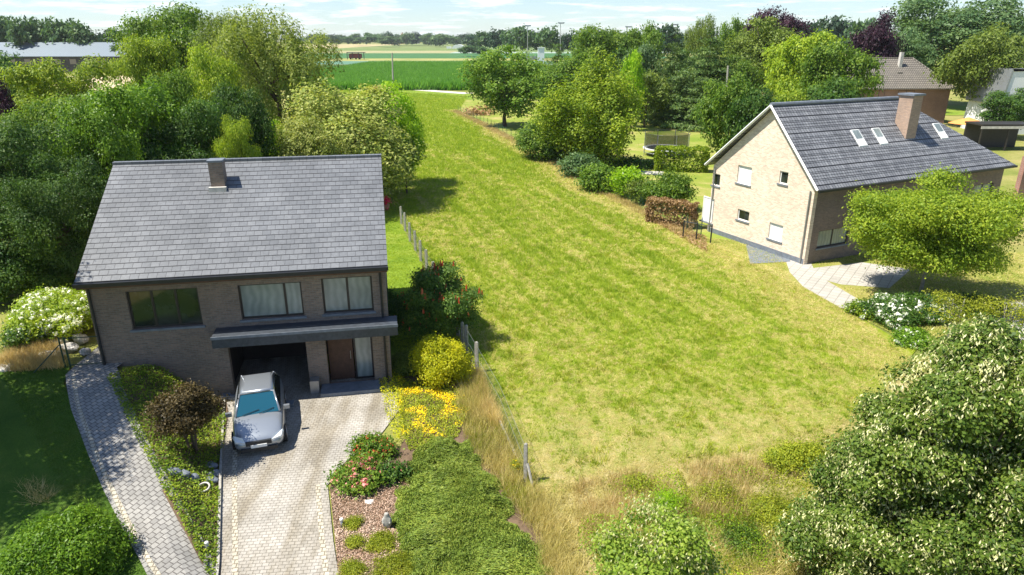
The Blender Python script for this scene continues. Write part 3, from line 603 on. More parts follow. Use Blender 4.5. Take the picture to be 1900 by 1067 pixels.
# ------------------------------------------------------------------ trees
TR = [
 # left side, from the far ones to the near ones
 ('broadleaf_tree','dark green bushy tree in front of the long grey barn roof at far left','tree','round',52,110,130,95,'dark',0),
 ('broadleaf_tree','tall yellow-green tree with an uneven top in front of the barn gable','tree','open',158,108,190,58,'yellow',1),
 ('broadleaf_tree','light green young tree right of the pale stubble field','tree','open',305,80,125,70,'yellow',0),
 ('broadleaf_tree','large dark green round tree on the skyline left of the willow','tree','round',362,20,185,88,'green',2),
 ('weeping_willow','big weeping tree with drooping olive branches left of the maize field','tree','weep',530,12,250,64,'willow',0),
 ('weeping_willow','smaller weeping tree with bare twigs showing behind the big weeping one','tree','weep',455,22,160,78,'olive',1),
 ('broadleaf_tree','bright green upright tree below the skyline trees left of centre','tree','tall',412,92,120,56,'yellow',1),
 ('broadleaf_tree','light green rounded tree directly under the tall dark skyline tree','tree','bushy',345,140,120,52,'green',1),
 ('broadleaf_tree','dense glossy green round tree behind the left house roof','tree','bushy',262,160,205,44,'laurel',0),
 ('broadleaf_tree','sunlit green tree standing behind the slate roof at its left end','tree','bushy',180,200,150,38,'laurel',1),
 ('broadleaf_tree','dark shaded tree between the willow and the glossy round tree','tree','bushy',450,165,120,50,'dark',1),
 ('broadleaf_tree','small pale green tree among the shade behind the chimney','tree','open',447,216,80,45,'yellow',1),
 ('broadleaf_tree','dark broad tree filling the shade left of the variegated dogwood','tree','bushy',395,190,130,47,'dark',0),
 ('dogwood_tree','broad dome-shaped tree with cream variegated leaves beside the meadow','tree','mound',645,150,262,58,'cream',0),
 ('dogwood_tree','lower skirt of cream variegated foliage behind the right end of the ridge','tree','mound',572,205,150,52,'cream',1),
 ('broadleaf_tree','vivid lime green tree behind the variegated dogwood at the meadow edge','tree','round',725,168,105,66,'bright',0),
 ('broadleaf_tree','lime green bush-like tree leaning over the meadow right of the dogwood','tree','round',752,225,70,62,'bright',1),
 ('broadleaf_tree','lime green low tree left of the variegated dogwood','tree','round',517,222,56,54,'bright',0),
 ('purple_tree','dark purple tree at the left edge of the picture','tree','round',6,152,90,44,'purple',0),
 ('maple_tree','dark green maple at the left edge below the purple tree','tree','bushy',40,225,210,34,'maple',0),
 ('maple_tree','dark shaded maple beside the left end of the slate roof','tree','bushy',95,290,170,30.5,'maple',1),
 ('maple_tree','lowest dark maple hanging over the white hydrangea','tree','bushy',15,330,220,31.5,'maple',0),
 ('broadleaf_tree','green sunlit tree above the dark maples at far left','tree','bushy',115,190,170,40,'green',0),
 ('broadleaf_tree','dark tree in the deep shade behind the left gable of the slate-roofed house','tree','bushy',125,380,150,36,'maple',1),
 ('broadleaf_tree','dark green filler tree between the glossy round tree and the chimney','tree','bushy',330,230,150,44,'dark',1),
 ('broadleaf_tree','dark green tree under the yellow-green tree at left','tree','bushy',190,180,170,50,'green',1),
 # right of the meadow
 ('broadleaf_tree','light green tree on a short trunk at the far right corner of the meadow','tree','bushy',937,92,140,113,'green',1),
 ('broadleaf_tree','green tree just behind the light green corner tree','tree','bushy',1022,118,110,128,'green',0),
 ('hornbeam_tree','vase-shaped green tree with upright branches beside the meadow fence','tree','vase',1105,98,215,77,'yellow',0),
 ('broadleaf_shrub','low spreading green shrub left of the vase-shaped tree','shrub','mound',1012,214,110,82,'green',0),
 ('broadleaf_tree','slim yellow-green tree rising right of the vase-shaped tree','tree','tall',1166,104,42,108,'bright',1),
 ('conifer_tree','dark olive conifer beside the white kiosk in the distance','tree','cone',1030,70,62,170,'pine',1),
 ('broadleaf_tree','large dark green tree on the skyline above the vase-shaped tree','tree','round',1108,50,118,150,'green',2),
 ('broadleaf_tree','round green tree right of the large dark skyline tree','tree','round',1176,52,78,152,'green',1),
 ('broadleaf_tree','smaller dark green tree below the pair on the skyline','tree','round',1152,88,70,140,'dark',1),
 ('broadleaf_tree','dense green tree directly behind the vase-shaped tree','tree','bushy',1070,105,110,128,'green',1),
 ('broadleaf_tree','olive tree filling the belt right of the vase-shaped tree','tree','bushy',1192,140,80,112,'olive',0),
 ('broadleaf_tree','dark green tree between the two layered pines','tree','bushy',1268,95,90,128,'dark',0),
 ('broadleaf_tree','green tree in the belt right of the widest pine','tree','bushy',1345,110,90,112,'green',1),
 ('conifer_tree','blue-green slender tree in the gap left of the big pines','tree','tall',1192,92,56,128,'blue',0),
 ('pine_tree','dark layered pine left of the widest pine','tree','cone',1238,62,105,118,'pine',0),
 ('pine_tree','widest layered pine above the pale garden track','tree','cone',1298,52,150,112,'pine',1),
 ('weeping_birch','tall drooping birch with a pale crown standing above the pines','tree','weep',1285,24,62,190,'olive',0),
 ('broadleaf_tree','green tree right of the drooping birch on the skyline','tree','round',1332,36,48,200,'green',0),
 ('purple_tree','ragged dark purple tree on the skyline left of the big ash','tree','open',1410,26,98,185,'purple',1),
 ('broadleaf_tree','olive green broad tree below the ragged purple tree','tree','round',1395,48,125,120,'olive',0),
 ('broadleaf_tree','sunlit olive tree right of the broad olive one','tree','round',1468,62,130,100,'yellow',2),
 ('broadleaf_tree','feathery green tree leaning in front of the brown hipped roof','tree','open',1532,90,120,92,'green',1),
 ('purple_tree','dense dark purple tree left of the big ash','tree','bushy',1590,26,84,134,'purple',0),
 ('ash_tree','tallest grey-green ash reaching the top of the picture','tree','bushy',1705,-4,235,150,'blue',2),
 ('ash_tree','lower grey-green ash joined to the tallest one on its left','tree','bushy',1640,58,90,138,'blue',1),
 ('broadleaf_tree','olive round tree right of the brown hipped roof','tree','round',1782,58,130,112,'olive',1),
 ('broadleaf_tree','dark green tree at the right edge beside the cream house','tree','round',1895,86,50,190,'dark',0),
 ('broadleaf_tree','bushy green tree at the left behind the cream gabled house','tree','round',1345,150,110,68,'green',1),
 ('broadleaf_tree','dark green tree above the left roof corner of the cream gabled house','tree','round',1400,172,110,64,'dark',1),
 ('broadleaf_tree','yellow-green tree behind the ridge of the cream gabled house','tree','open',1440,150,100,72,'yellow',0),
 ('broadleaf_tree','dark green tree behind the roof between the two big houses','tree','round',1540,160,130,72,'dark',0),
 ('broadleaf_tree','dark green tree beside the timber pavilion at the right edge','tree','bushy',1850,168,90,100,'dark',1),
]
for t in TR:
    place_tree(t[0], t[1], t[2], t[3], t[4], t[5], t[6], t[7], LM and t[8], t[9])
# the trees left of the picture that shade the lawn
for i, (x_, y_, w_, h_) in enumerate([(-20.8,20.3,7.4,13.5),(-19.6,17.6,6.4,12.5)]):
    me, tm = template('round', 0, i % 2); root = thing('maple_tree', ['shade maple standing left of the lawn beside the path bend','shade maple standing left of the lawn nearest the street','shade maple standing left of the hydrangea border'][i], 'tree', (x_, y_, H(x_, y_)), i*2.0)
    root.scale = (w_/10, w_/10, h_/10); c = link('crown', me, root); c.material_slots[0].link = 'OBJECT'; c.material_slots[0].material = LM['maple']; link('trunk', tm, root)
# tree lines
r_ = random.Random(5)
def treeline(name, label, group, items, mat):
    for (px, top, w, Y, sp, v) in items: place_tree(name, label, 'tree', sp, px, top, w, Y, r_.choice(mat), v, group)
treeline('poplar_tree', 'tall dark tree in the wood behind the long barn', 'wood behind the barn', [(px, top + r_.uniform(-2, 2), 52, 320 + r_.uniform(-15, 30), 'tall', k % 2) for k, (px, top) in enumerate([(-20,32),(8,34),(30,38),(52,38),(74,40),(96,38),(118,43),(140,44),(160,44),(182,46),(200,48)])], ['far','dark'])
for a in [('willow_tree','pale green willow behind the right end of the barn','tree','weep',205,62,42,312,'olive',0),
          ('broadleaf_tree','darkest round tree right of the barn gable','tree','round',243,56,48,345,'fardark',1),
          ('broadleaf_tree','dark round tree left of the tall skyline tree','tree','round',282,58,38,345,'fardark',0),
          ('broadleaf_tree','pale tree peeping between the two dark round trees by the barn','tree','round',262,54,38,420,'far',1),
          ('broadleaf_shrub','small grey-green tree beside the orange crates','tree','round',254,82,20,305,'blue',0),
          ('broadleaf_shrub','grey-green bush behind the orange crates','tree','round',272,80,20,306,'blue',1)]: place_tree(*a)
treeline('broadleaf_tree', 'small green tree in the far line beyond the fields', 'far tree line beyond the fields', [(585 + i*7.8 + r_.uniform(-4, 4), 64 + r_.uniform(-3, 6), r_.uniform(16, 34), 1250 + r_.uniform(-150, 300), r_.choice(['round','round','tall']), i % 2) for i in range(44)], ['far','fardark','far','blue'])
treeline('broadleaf_tree', 'taller tree in the far clump at the right end of the fields', 'far clump at the end of the fields', [(px, top, w, Y, 'round', k % 2) for k, (px, top, w, Y) in enumerate([(880,64,34,800),(905,58,36,640),(925,55,34,600),(948,52,34,560),(968,50,36,500),(990,56,30,520),(1015,50,40,480),(1040,62,34,500),(1065,58,40,500),(870,84,30,560),(895,86,26,560),(885,70,26,650)])], ['fardark','far'])
place_tree('broadleaf_tree','big dark round tree on the far skyline left of the drooping birch','tree','round',1214,45,56,330,'fardark',1)
treeline('broadleaf_tree', 'far tree filling the skyline above the right-hand gardens', 'skyline trees over the right gardens', [(px, top + r_.uniform(-3, 3), 52, 380 + r_.uniform(-40, 60), 'round', k % 2) for k, (px, top) in enumerate([(1085,62),(1140,60),(1165,64),(1245,58),(1350,52),(1450,44),(1480,38),(1508,34),(1535,40),(1560,38),(1575,50)])], ['far','fardark'])
treeline('broadleaf_tree', 'dense tree in the wood along the right skyline', 'wood on the right skyline', [(px, top + r_.uniform(-3, 3), 60, Y, 'round', k % 2) for k, (px, top, Y) in enumerate([(1760,36,360),(1790,34,350),(1815,33,360),(1838,38,350),(1862,38,355),(1888,40,350),(1915,36,350),(1940,34,350),(1800,56,280),(1840,62,285),(1875,66,280),(1825,78,240)])], ['far','green'])
# ------------------------------------------------------------------ near shrubs
def lobes_mesh_leaves(L, leaf, asp, cover, per, clr, rg, gap, flat, upb=.4, jit=.6):
    area = 0
    cen = np.array([l[0] for l in L]); ext = np.array([l[1] for l in L])
    lo = (cen-ext).min(0); hi = (cen+ext).max(0); d = hi-lo
    area = math.pi*(d[0]*d[1]/4 + (d[0]+d[1])/2*d[2]*.9)
    ncl = int(area*cover/(leaf*leaf*asp*.5)/per); c, n = crown_pts(L, ncl, per, clr, rg, gap, flat, 0, upb)
    return c, n
def near_plant(name, label, cat, kind, x, y, w, h, mat, leaf, asp=.6, cover=3.2, per=14, clr=None, gap=.2, nl=22, base=0, seed=0, part_name='foliage', trunk=None, group=None, flat=.6, gz=None, wy=1, rz=0, jit=.6):
    rg = np.random.default_rng(1000+seed); gz = H(x, y) if gz is None else gz
    root = thing(name, label, cat, (x, y, gz), rz, group)
    L = lobes_for(kind, w, h, base, nl, rg)
    for l in L: l[0][1] *= wy; l[1][1] *= wy
    c, n = lobes_mesh_leaves(L, leaf, asp, cover, per, clr or leaf*2.2, rg, gap, flat)
    k = c[:,2] > .02; c = c[k]; n = n[k]
    link(part_name, fastmesh(part_name, leaves(c, n, leaf, leaf*asp, rg, jit), 4, LM[mat]), root)
    if trunk:
        mb = trunk_mb(L, h, max(base, .2), trunk[0], rg, trunk[1] if len(trunk) > 1 else 8, 0, trunk[3] if len(trunk) > 3 else 1); mb.build('trunk', trunk[2] if len(trunk) > 2 else bark, root, True)
    return root, L, rg
def outer_pts(L, n, rg, zmin=-.1, push=1.0):
    c, d = crown_pts(L, n*2, 1, .01, rg, 0, 1); 
    up = unit(d)[:,2] > zmin; return c[up][:n]*push, unit(d)[up][:n]
def blobs(pts, r, rg, mat, flat=.75, sub=1):
    """petal clusters: each a ball of small petals"""
    m = 16; n = len(pts); c = np.repeat(pts, m, 0); d = unit(rg.normal(0, 1, (n*m, 3))); rr = np.repeat(r*rg.uniform(.7, 1.25, n), m)[:,None]
    c = c + d*rr*np.array([1,1,flat]); return fastmesh('blossoms', leaves(c, d, r*.95, r*.85, rg, .25), 4, mat)
def stuffpart(o): o['kind'] = 'stuff'; return o
def spot(px, basepy, wpx, toppy):
    """ground position and size of a plant from its outline in the photograph"""
    g = G(px, basepy); w = wid(wpx, g.y + .1); w = w*math.hypot(1, CAMH/g.y*.33); y = g.y + w*.42; x = g.x*y/g.y
    # height: top point seen at the centre depth
    gz = H(x, y); h = at(px, toppy, y + w*.1).z - gz
    return x, y, w, max(.25, h)
# linden trees in the foreground
def linden(label, x, y, w, h, seed, base=1.8, cover=3.4):
    root, L, rg = near_plant('linden_tree', label, 'tree', 'ovate', x, y, w, h, 'linden' if y > 10 else 'linden2', .085 if y > 10 else .062, .8, cover, 20, .15, .4, 110 if y > 10 else 34, base, seed, 'crown', (.13, 12, bark), jit=.5)
    c, n = crown_pts(L, int(w*h*(150 if y > 10 else 230)), 7, .11, rg, .3, .5)
    k = unit(n)[:,2] > -.3; c = c[k] + unit(n[k])*.07; m = len(c)
    a = rg.uniform(0, 6.28, m); t = unit(np.stack([np.cos(a)*.6, np.sin(a)*.6, -np.ones(m)*.8], 1)); b = unit(np.cross(t, rg.normal(0, 1, (m, 3))))
    sc2 = 1 if y > 10 else .68; l = .10*sc2*rg.uniform(.7, 1.3, m)[:,None]; v = np.zeros((m, 4, 3)); v[:,0] = c; v[:,1] = c+t*l*.6+b*.017*sc2; v[:,2] = c+t*l; v[:,3] = c+t*l*.6-b*.017*sc2
    stuffpart(link('bracts', fastmesh('bracts', v, 4, LM['bract']), root)); return root
linden('large linden in flower with pale bracts at the lower right', 10.4, 13.3, 7.0, 7.6, 1, .5)
linden('linden in flower with its crown cut by the bottom edge left of the big linden', 2.3, 8.7, 4.6, 6.6, 2, .6)
linden('linden in flower running out of the picture at the right edge', 14.6, 15.6, 5.4, 7.0, 3, 1.5, 2.6)
# laurel bottom left
x, y, w, h = spot(150, 1120, 270, 945)
near_plant('laurel_shrub', 'glossy green laurel shrub on the dark lawn at the bottom left', 'shrub', 'mound', x, y-.1, w*.95, h*1.0, 'laurel', .10, .42, 4.2, 10, .12, .15, 34, 0, 5)
# sumac-like shrub with red spikes
x, y, w, h = spot(805, 650, 165, 506)
root, L, rg = near_plant('flowering_shrub', 'large round dark green shrub with upright red flower spikes beside the fence', 'shrub', 'round', x+.15, y-.1, w*1.2, h*1.12, 'sumac', .12, .5, 3.6, 14, .2, .22, 30, .05, 6, trunk=(.07, 8, bark, 3))
p, d = outer_pts(L, 170, rg, -.1, 1.0); m = len(p); vs = []
for i in range(m):
    b = p[i] + d[i]*.05; hgt = .24*rg.uniform(.7, 1.3); r = .06
    for k in range(5):
        a0 = k*1.2566; a1 = a0+1.2566
        vs.append([b+np.array([math.cos(a0)*r, math.sin(a0)*r, 0]), b+np.array([math.cos(a1)*r, math.sin(a1)*r, 0]), b+np.array([math.cos(a1)*r*.35, math.sin(a1)*r*.35, hgt]), b+np.array([math.cos(a0)*r*.35, math.sin(a0)*r*.35, hgt])])
stuffpart(link('flower_spikes', fastmesh('flower_spikes', np.array(vs), 4, LM['red']), root))
# green tall shrub at the right-hand corner of the left house
x, y, w, h = spot(722, 648, 70, 528)
near_plant('broadleaf_shrub', 'tall dark green shrub between the house corner and the red-spiked shrub', 'shrub', 'round', x, y, w*1.1, h, 'dark', .1, .5, 3.4, 12, .18, .22, 18, .05, 7)
x, y, w, h = spot(818, 728, 112, 618)
near_plant('golden_shrub', 'bright golden-yellow shrub below the red-spiked shrub', 'shrub', 'mound', x, y, w*1.05, h, 'gold', .075, .7, 3.8, 16, .14, .2, 26, 0, 8)
x, y, w, h = spot(756, 700, 56, 645)
near_plant('broadleaf_shrub', 'duller olive shrub left of the golden-yellow shrub', 'shrub', 'mound', x, y, w*1.1, h, 'olive', .07, .6, 3.6, 14, .13, .2, 18, 0, 9)
# white hydrangeas
def hydrangea(label, x, y, w, h, seed, nfl, mat='ivy', fl='white', r=.09, group=None, name='hydrangea_shrub'):
    root, L, rg = near_plant(name, label, 'shrub', 'mound', x, y, w, h, mat, .1, .7, 3.2, 12, .15, .2, 20, 0, seed, group=group)
    p, d = outer_pts(L, nfl, rg, .0, 1.03); stuffpart(link('blossoms', blobs(p, r, rg, LM[fl]), root)); return root
x, y, w, h = spot(118, 640, 170, 538)
hydrangea('large white hydrangea in full bloom beside the left house gable', x, y+.1, w*1.15, h*1.15, 20, 520, 'yellow', r=.1)
x, y, w, h = spot(60, 655, 90, 585)
hydrangea('white hydrangea with sparse blooms in the shade left of the gate', x, y, w, h, 21, 90, 'dark', r=.085)
for i, (a, lab) in enumerate([((1600,592,60,556), 'low white hydrangea at the tip of the pale path'), ((1655,612,110,545), 'widest white hydrangea beside the pale path'), ((1715,602,90,540), 'white hydrangea next to the slender tree trunks'), ((1690,648,70,610), 'green hydrangea with few white heads at the meadow corner')]):
    x, y, w, h = spot(*a); hydrangea(lab, x, y, w*1.08, h, 30+i, [40, 110, 90, 16][i], ['ivy','dark','dark','laurel'][i], r=.15)
x, y, w, h = spot(668, 918, 105, 858)
hydrangea('pink flowering shrub at the driveway edge beside the wood chips', x, y, w*1.05, h*1.15, 40, 110, 'green', 'pink', .085, name='flowering_shrub')
x, y, w, h = spot(730, 900, 60, 862)
hydrangea('small dark shrub with few pink blooms right of the pink flowering one', x, y, w, h, 41, 12, 'dark', 'pink', .045, name='flowering_shrub')
x, y, w, h = spot(690, 862, 90, 815)
hydrangea('coral rose bush behind the pink flowering shrub', x, y, w, h*1.1, 42, 60, 'green', 'red', .07, name='rose_bush')
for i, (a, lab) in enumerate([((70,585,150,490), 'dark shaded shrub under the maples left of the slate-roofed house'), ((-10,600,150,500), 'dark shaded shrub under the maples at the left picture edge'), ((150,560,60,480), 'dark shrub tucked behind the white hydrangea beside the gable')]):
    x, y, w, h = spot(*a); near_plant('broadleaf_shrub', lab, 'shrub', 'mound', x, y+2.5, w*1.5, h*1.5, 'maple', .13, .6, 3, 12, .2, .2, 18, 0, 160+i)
# japanese maple on the bank
x, y, w, h = spot(372, 872, 110, 722)
near_plant('ornamental_maple', 'bronze-brown ornamental maple on the bank between path and car', 'tree', 'round', x-.1, y, w*1.2, 2.75, 'bronze', .085, .6, 3.6, 12, .14, .3, 20, .5, 11, 'crown', (.045, 9, bark, 3))
# juniper carpets
for i, (a, lab) in enumerate([((845,905,190,805), 'upper spreading juniper beside the yellow flower carpet'), ((800,1005,150,900), 'spreading juniper right of the stone figure'), ((905,1000,190,880), 'spreading juniper reaching the dry grass strip'), ((935,1090,170,975), 'spreading juniper at the bottom edge beside the dry grass'), ((810,1120,170,985), 'spreading juniper at the bottom edge right of the wood chips'), ((880,850,60,815), 'small tuft of juniper touching the dry grass below the golden shrub')]):
    g = G(a[0], (a[1]+a[3])/2); w = wid(a[2], g.y)*1.12
    rg = np.random.default_rng(60+i); root = thing('juniper_shrub', lab, 'shrub', (g.x, g.y, 0), 0, 'junipers carpeting the bed')
    w *= 1.6; n = int(w*w*3600); rr = np.sqrt(rg.random(n)); th = rg.uniform(0, 6.28, n); px_ = np.cos(th)*rr*w/2; py_ = np.sin(th)*rr*w*.5
    wob = .72 + .28*np.sin(th*3+i) * .5 + .2*np.sin(th*7+2*i)*.5 + rg.normal(0, .03, n); k = rr < wob; px_, py_, rr, wob = px_[k], py_[k], rr[k], wob[k]
    gx_, gy_ = px_+g.x+50, py_+g.y+50
    jp = [G(*q) for q in [(800,812),(868,818),(905,870),(950,930),(962,985),(1018,1010),(1028,1067),(1035,1160),(750,1160),(738,1040),(722,960),(735,900),(768,840)]]
    X_, Y_ = px_+g.x, py_+g.y; k = inpoly(X_, Y_, jp); px_, py_, rr, wob, gx_, gy_, X_, Y_ = [q[k] for q in (px_, py_, rr, wob, gx_, gy_, X_, Y_)]
    ed = np.full(len(X_), 9.)
    for a_, b_ in zip(jp, jp[1:]+jp[:1]):
        d_ = np.array([b_.x-a_.x, b_.y-a_.y]); t_ = np.clip(((X_-a_.x)*d_[0]+(Y_-a_.y)*d_[1])/(d_@d_), 0, 1); ed = np.minimum(ed, np.hypot(X_-a_.x-t_*d_[0], Y_-a_.y-t_*d_[1]))
    ed = ed + (vnoise(X_+5, Y_+5, .35, 3)-.62)*.55; k = ed > 0; px_, py_, rr, wob, gx_, gy_, X_, Y_, ed = [q[k] for q in (px_, py_, rr, wob, gx_, gy_, X_, Y_, ed)]
    hz = (.05+.3*vnoise(gx_, gy_, 1.3, 40)+.13*vnoise(gx_, gy_, .38, 45)+.09*vnoise(gx_, gy_, .13, 46))*np.clip(ed/.7, .06, 1)+.02
    c = np.stack([px_, py_, hz+rg.uniform(-.1, .03, len(hz))], 1); m = len(c)
    flow = math.radians(55)+vnoise(gx_, gy_, .9, 50)*2.2-1.1; t = unit(np.stack([np.cos(flow), -np.sin(flow)*.8+.2, rg.uniform(-.1, .55, m)], 1)+rg.normal(0, .28, (m, 3)))
    b = unit(np.cross(t, rg.normal(0, .5, (m, 3))+np.array([0,0,1]))); l = (.11*rg.uniform(.6, 1.4, m))[:,None]; v = np.zeros((m, 4, 3)); ww = .013
    v[:,0] = c-t*l*.4; v[:,1] = c+b*ww; v[:,2] = c+t*l*.6; v[:,3] = c-b*ww
    link('foliage', fastmesh('foliage', v, 4, LM['juniper']), root)
# ground covers
def cover(name, poly, dens, mat, leaf, hmax, lab, cat, seed, asp=.7, terr=True, holes=.0, jit=.5, nsc=.5, off=.02, mats=None, thr=.5):
    rg = np.random.default_rng(seed); x, y = scatter(poly, dens, rg); q = vnoise(x+30, y+30, nsc, seed)
    k = q > holes; x, y, q = x[k], y[k], q[k]; z = (Hv(x, y) if terr else 0*x) + rg.random(len(x))**.7*hmax*np.clip((q-holes)*2.5, .15, 1)+off
    c = np.stack([x, y, z], 1); v = leaves(c, np.tile([0,0,1.], (len(c), 1)), leaf, leaf*asp, rg, jit)
    if mats: me = fastmesh(name, v, 4, [LM[m] for m in mats], (q + rg.normal(0, .12, len(q)) > thr).astype(int))
    else: me = fastmesh(name, v, 4, LM[mat])
    return tag(link(name, me), lab, cat, kind='stuff')
cover('ivy_cover', [(198,700),(300,686),(400,742),(422,775),(415,830),(398,880),(398,905),(410,915),(404,1067),(400,1140),(384,1100),(384,1067),(335,968),(289,885),(245,800)], 700, 'ivy', .075, .2, 'glossy green and yellow ground cover on the bank between path and driveway', 'ground cover', 71, .7)
cover('flower_carpet', [(738,700),(770,712),(860,725),(872,760),(850,812),(760,838),(742,800)], 1000, None, .06, .14, 'carpet of yellow flowers and green leaves below the golden shrub', 'flowers', 72, .8, False, mats=['weed','petal'], thr=.76)
cover('yellow_border', [(700,700),(748,680),(750,810),(735,830),(715,770)], 500, None, .06, .3, 'yellow-green border plants along the sunlit side of the driveway', 'flowers', 73, .8, False, mats=['weed','gold'])
cover('mulch', [(628,1067),(614,915),(640,900),(742,890),(760,860),(770,900),(735,980),(770,1040),(800,1140),(630,1140)], 900, 'mulch', .07, .03, 'brown wood chips spread over the bed beside the driveway', 'wood chips', 74, .35, False, jit=.35)
for i, (p, lab) in enumerate([((705,1010), 'mat of yellow-green stonecrop behind the stone figure'), ((655,975), 'small mat of stonecrop around the short right-hand lamp'), ((735,1055), 'mat of yellow-green stonecrop at the bottom edge near the junipers'), ((655,1062), 'mat of yellow-green stonecrop at the driveway edge near the bottom'), ((660,1010), 'tiny mat of stonecrop halfway along the driveway edge')]):
    g = G(*p); w = [.95, .55, 1.3, .8, .5][i]
    near_plant('stonecrop_plant', lab, 'plant', 'mound', g.x, g.y, w, .22, 'weed', .04, .6, 2.6, 12, .07, .2, 14, 0, 80+i)
x, y = scatter([(20,655),(110,640),(120,684),(40,690),(-20,688)], 220, rng)
tag(link('ornamental_grass', fastmesh('ornamental_grass', blades(x, y, np.full(len(x), .45), np.full(len(x), .008), rng, .5, 6, .08, True), 3, LM['dry'])), 'tawny ornamental grass on the bank in front of the white hydrangeas', 'grass', kind='stuff')
x, y = scatter([(35,905),(70,895),(110,925),(60,940)], 150, rng)
tag(link('seed_grass', fastmesh('seed_grass', blades(x, y, np.full(len(x), .32), np.full(len(x), .006), rng, .8, 3, .08, True), 3, LM['dry'])), 'wispy dry grass patch on the dark left lawn', 'grass', kind='stuff')
# brambles and shrubs on the verge
x, y, w, h = spot(1465, 895, 150, 825)
near_plant('bramble_bush', 'yellow-green bramble bush at the meadow corner left of the big linden', 'shrub', 'mound', x, y, w*1.05, .75, 'weed', .07, .6, 3.0, 10, .14, .25, 20, 0, 90, wy=.5, rz=.25)
for i, (p, w_, h_, lab) in enumerate([((1245,945),1.0,.6,'small bright green sapling on the verge above the middle linden'),((1185,910),.7,.5,'tiny yellow-green plant in the dry stalks of the verge'),((1430,960),1.8,.4,'loose yellow-green weed clump below the bramble bush'),((1380,1010),1.5,.4,'low green weed clump right of the middle linden'),((1500,1010),1.6,.4,'yellow-green weed clump beside the big linden'),((1330,925),1.4,.4,'ragged weed clump in the middle of the verge')]):
    g = G(*p); near_plant('weed_plant', lab, 'plant', 'mound', g.x, g.y, w_, h_, ['bright','weed','weed','green','weed','weed'][i], .06, .55, 1.7, 7, .14, .35, 14, 0, 95+i, group=None)
g = G(957, 878); root, L, rg = near_plant('ragwort_plant', 'yellow flowering ragwort left of the nearest concrete post', 'plant', 'mound', g.x, g.y, .35, .6, 'weed', .05, .4, 1.2, 6, .06, .2, 8, 0, 102)
p, d = outer_pts(L, 16, rg, .4, 1); link('blossoms', blobs(p, .03, rg, LM['petal']), root)
cover('verge_leaves', [(1130,900),(1300,870),(1420,850),(1560,800),(1640,820),(1640,1150),(1050,1150),(1080,960)], 520, None, .06, .42, 'tangled leafy weeds growing through the dry stalks of the verge', 'weeds', 131, .6, False, holes=.38, nsc=.8, mats=['weed','bright'], thr=.74, jit=.9)
x, y = scatter([(1060,900),(1180,875),(1400,850),(1480,880),(1490,960),(1300,975),(1080,1000)], 55, rng); k = vnoise(x+9, y+9, .9, 12) > .4; x, y = x[k], y[k]
tag(link('dead_stalks', fastmesh('dead_stalks', blades(x, y, np.full(len(x), .5), np.full(len(x), .007), rng, .3, 7, .09), 3, LM['dry'])), 'upright brown dead stalks along the lower edge of the meadow', 'dry stalks', kind='stuff')
# right garden shrubs
for nm, lab, a, mat, kind, seed in [
  ('round_bush','large clipped round bush behind the brown hedge',(1236,398,80,319),'green','round',110),
  ('clipped_hedge','clipped yellow-green hedge below the trampoline',(1262,325,92,272),'yellow','box',111),
  ('broadleaf_shrub','bright green white-flowered shrub at the mesh fence',(1160,372,52,306),'bright','round',112),
  ('broadleaf_shrub','grey-green shrub at the fence under the vase-shaped tree',(1112,360,70,298),'green','mound',113),
  ('broadleaf_shrub','grey-green shrub further left along the fence',(1072,332,62,284),'blue','mound',114),
  ('broadleaf_shrub','dark green shrub under the left side of the vase-shaped tree',(1035,302,60,252),'dark','round',133),
  ('broadleaf_shrub','olive shrub between the bright shrub and the round bush',(1190,382,44,335),'olive','round',134),
  ('flowering_shrub','low dark shrub with pale pink flowers beside the garden step',(1165,318,48,295),'dark','mound',115),
  ('flowering_shrub','tiny green shrub with white flowers left of the clipped hedge',(1212,312,24,300),'green','mound',116),
  ('dead_hedge','brown dried hedge of dead leaves next to the cream gabled house',(1243,425,74,376),'brown','box2',117),
  ('broadleaf_shrub','reddish low shrub row at the far corner of the fence',(892,214,40,203),'brown','mound',118),
  ('broadleaf_shrub','light green shrub at the fence below the corner tree',(1000,268,60,230),'green','mound',119),
  ]:
    x, y, w, h = spot(*a); lf = .0032*y+.03
    if kind.startswith('box'):
        rg = np.random.default_rng(seed); root = thing(nm, lab, 'hedge', (x, y, 0), R(-8 if kind == 'box' else -38))
        lx, ly, lz = (w, 1.5, h) if kind == 'box' else (w*1.25, .9, h*1.15); n = int(2*(lx*ly+lx*lz+ly*lz)*3.2/(lf*lf*.35)/1.2)
        c = rg.uniform(-.5, .5, (n, 3)); ax = rg.integers(0, 3, n); c[np.arange(n), ax] = np.where(rg.random(n) < .7, .5, -.5)*rg.uniform(.8, 1.06, n)
        nrm = c*1.0; c = c*np.array([lx, ly, lz]); c[:,2] += lz/2; c += (vnoise(c[:,0]+c[:,2]+40, c[:,1]+40, .7, 3)[:,None]-.5)*.25
        c = c[c[:,2] > .02]; nrm = nrm[:len(c)]
        link('foliage', fastmesh('foliage', leaves(c, nrm+np.array([0,0,.2]), lf, lf*.65, rg, .7), 4, LM[mat]), root)
    else:
        root, L, rg = near_plant(nm, lab, 'shrub', kind, x, y, w*1.05, h, mat, lf, .65, 3.2, 12, lf*1.8, .22, 22, .05, seed)
        if 'pink flowers' in lab or 'white' in lab:
            p, d = outer_pts(L, 60, rg, .1, 1.02); stuffpart(link('blossoms', blobs(p, .05 if 'fence' in lab else .09, rg, LM['pink' if 'pink' in lab else 'white']), root))
cover('leaf_litter', [(1205,408),(1225,405),(1310,440),(1312,470),(1260,440)], 120, 'brown', .16, .15, 'spill of dead brown leaves at the foot of the dried hedge', 'leaf litter', 130, .6, False)
x, y, w, h = spot(1862, 712, 100, 655)
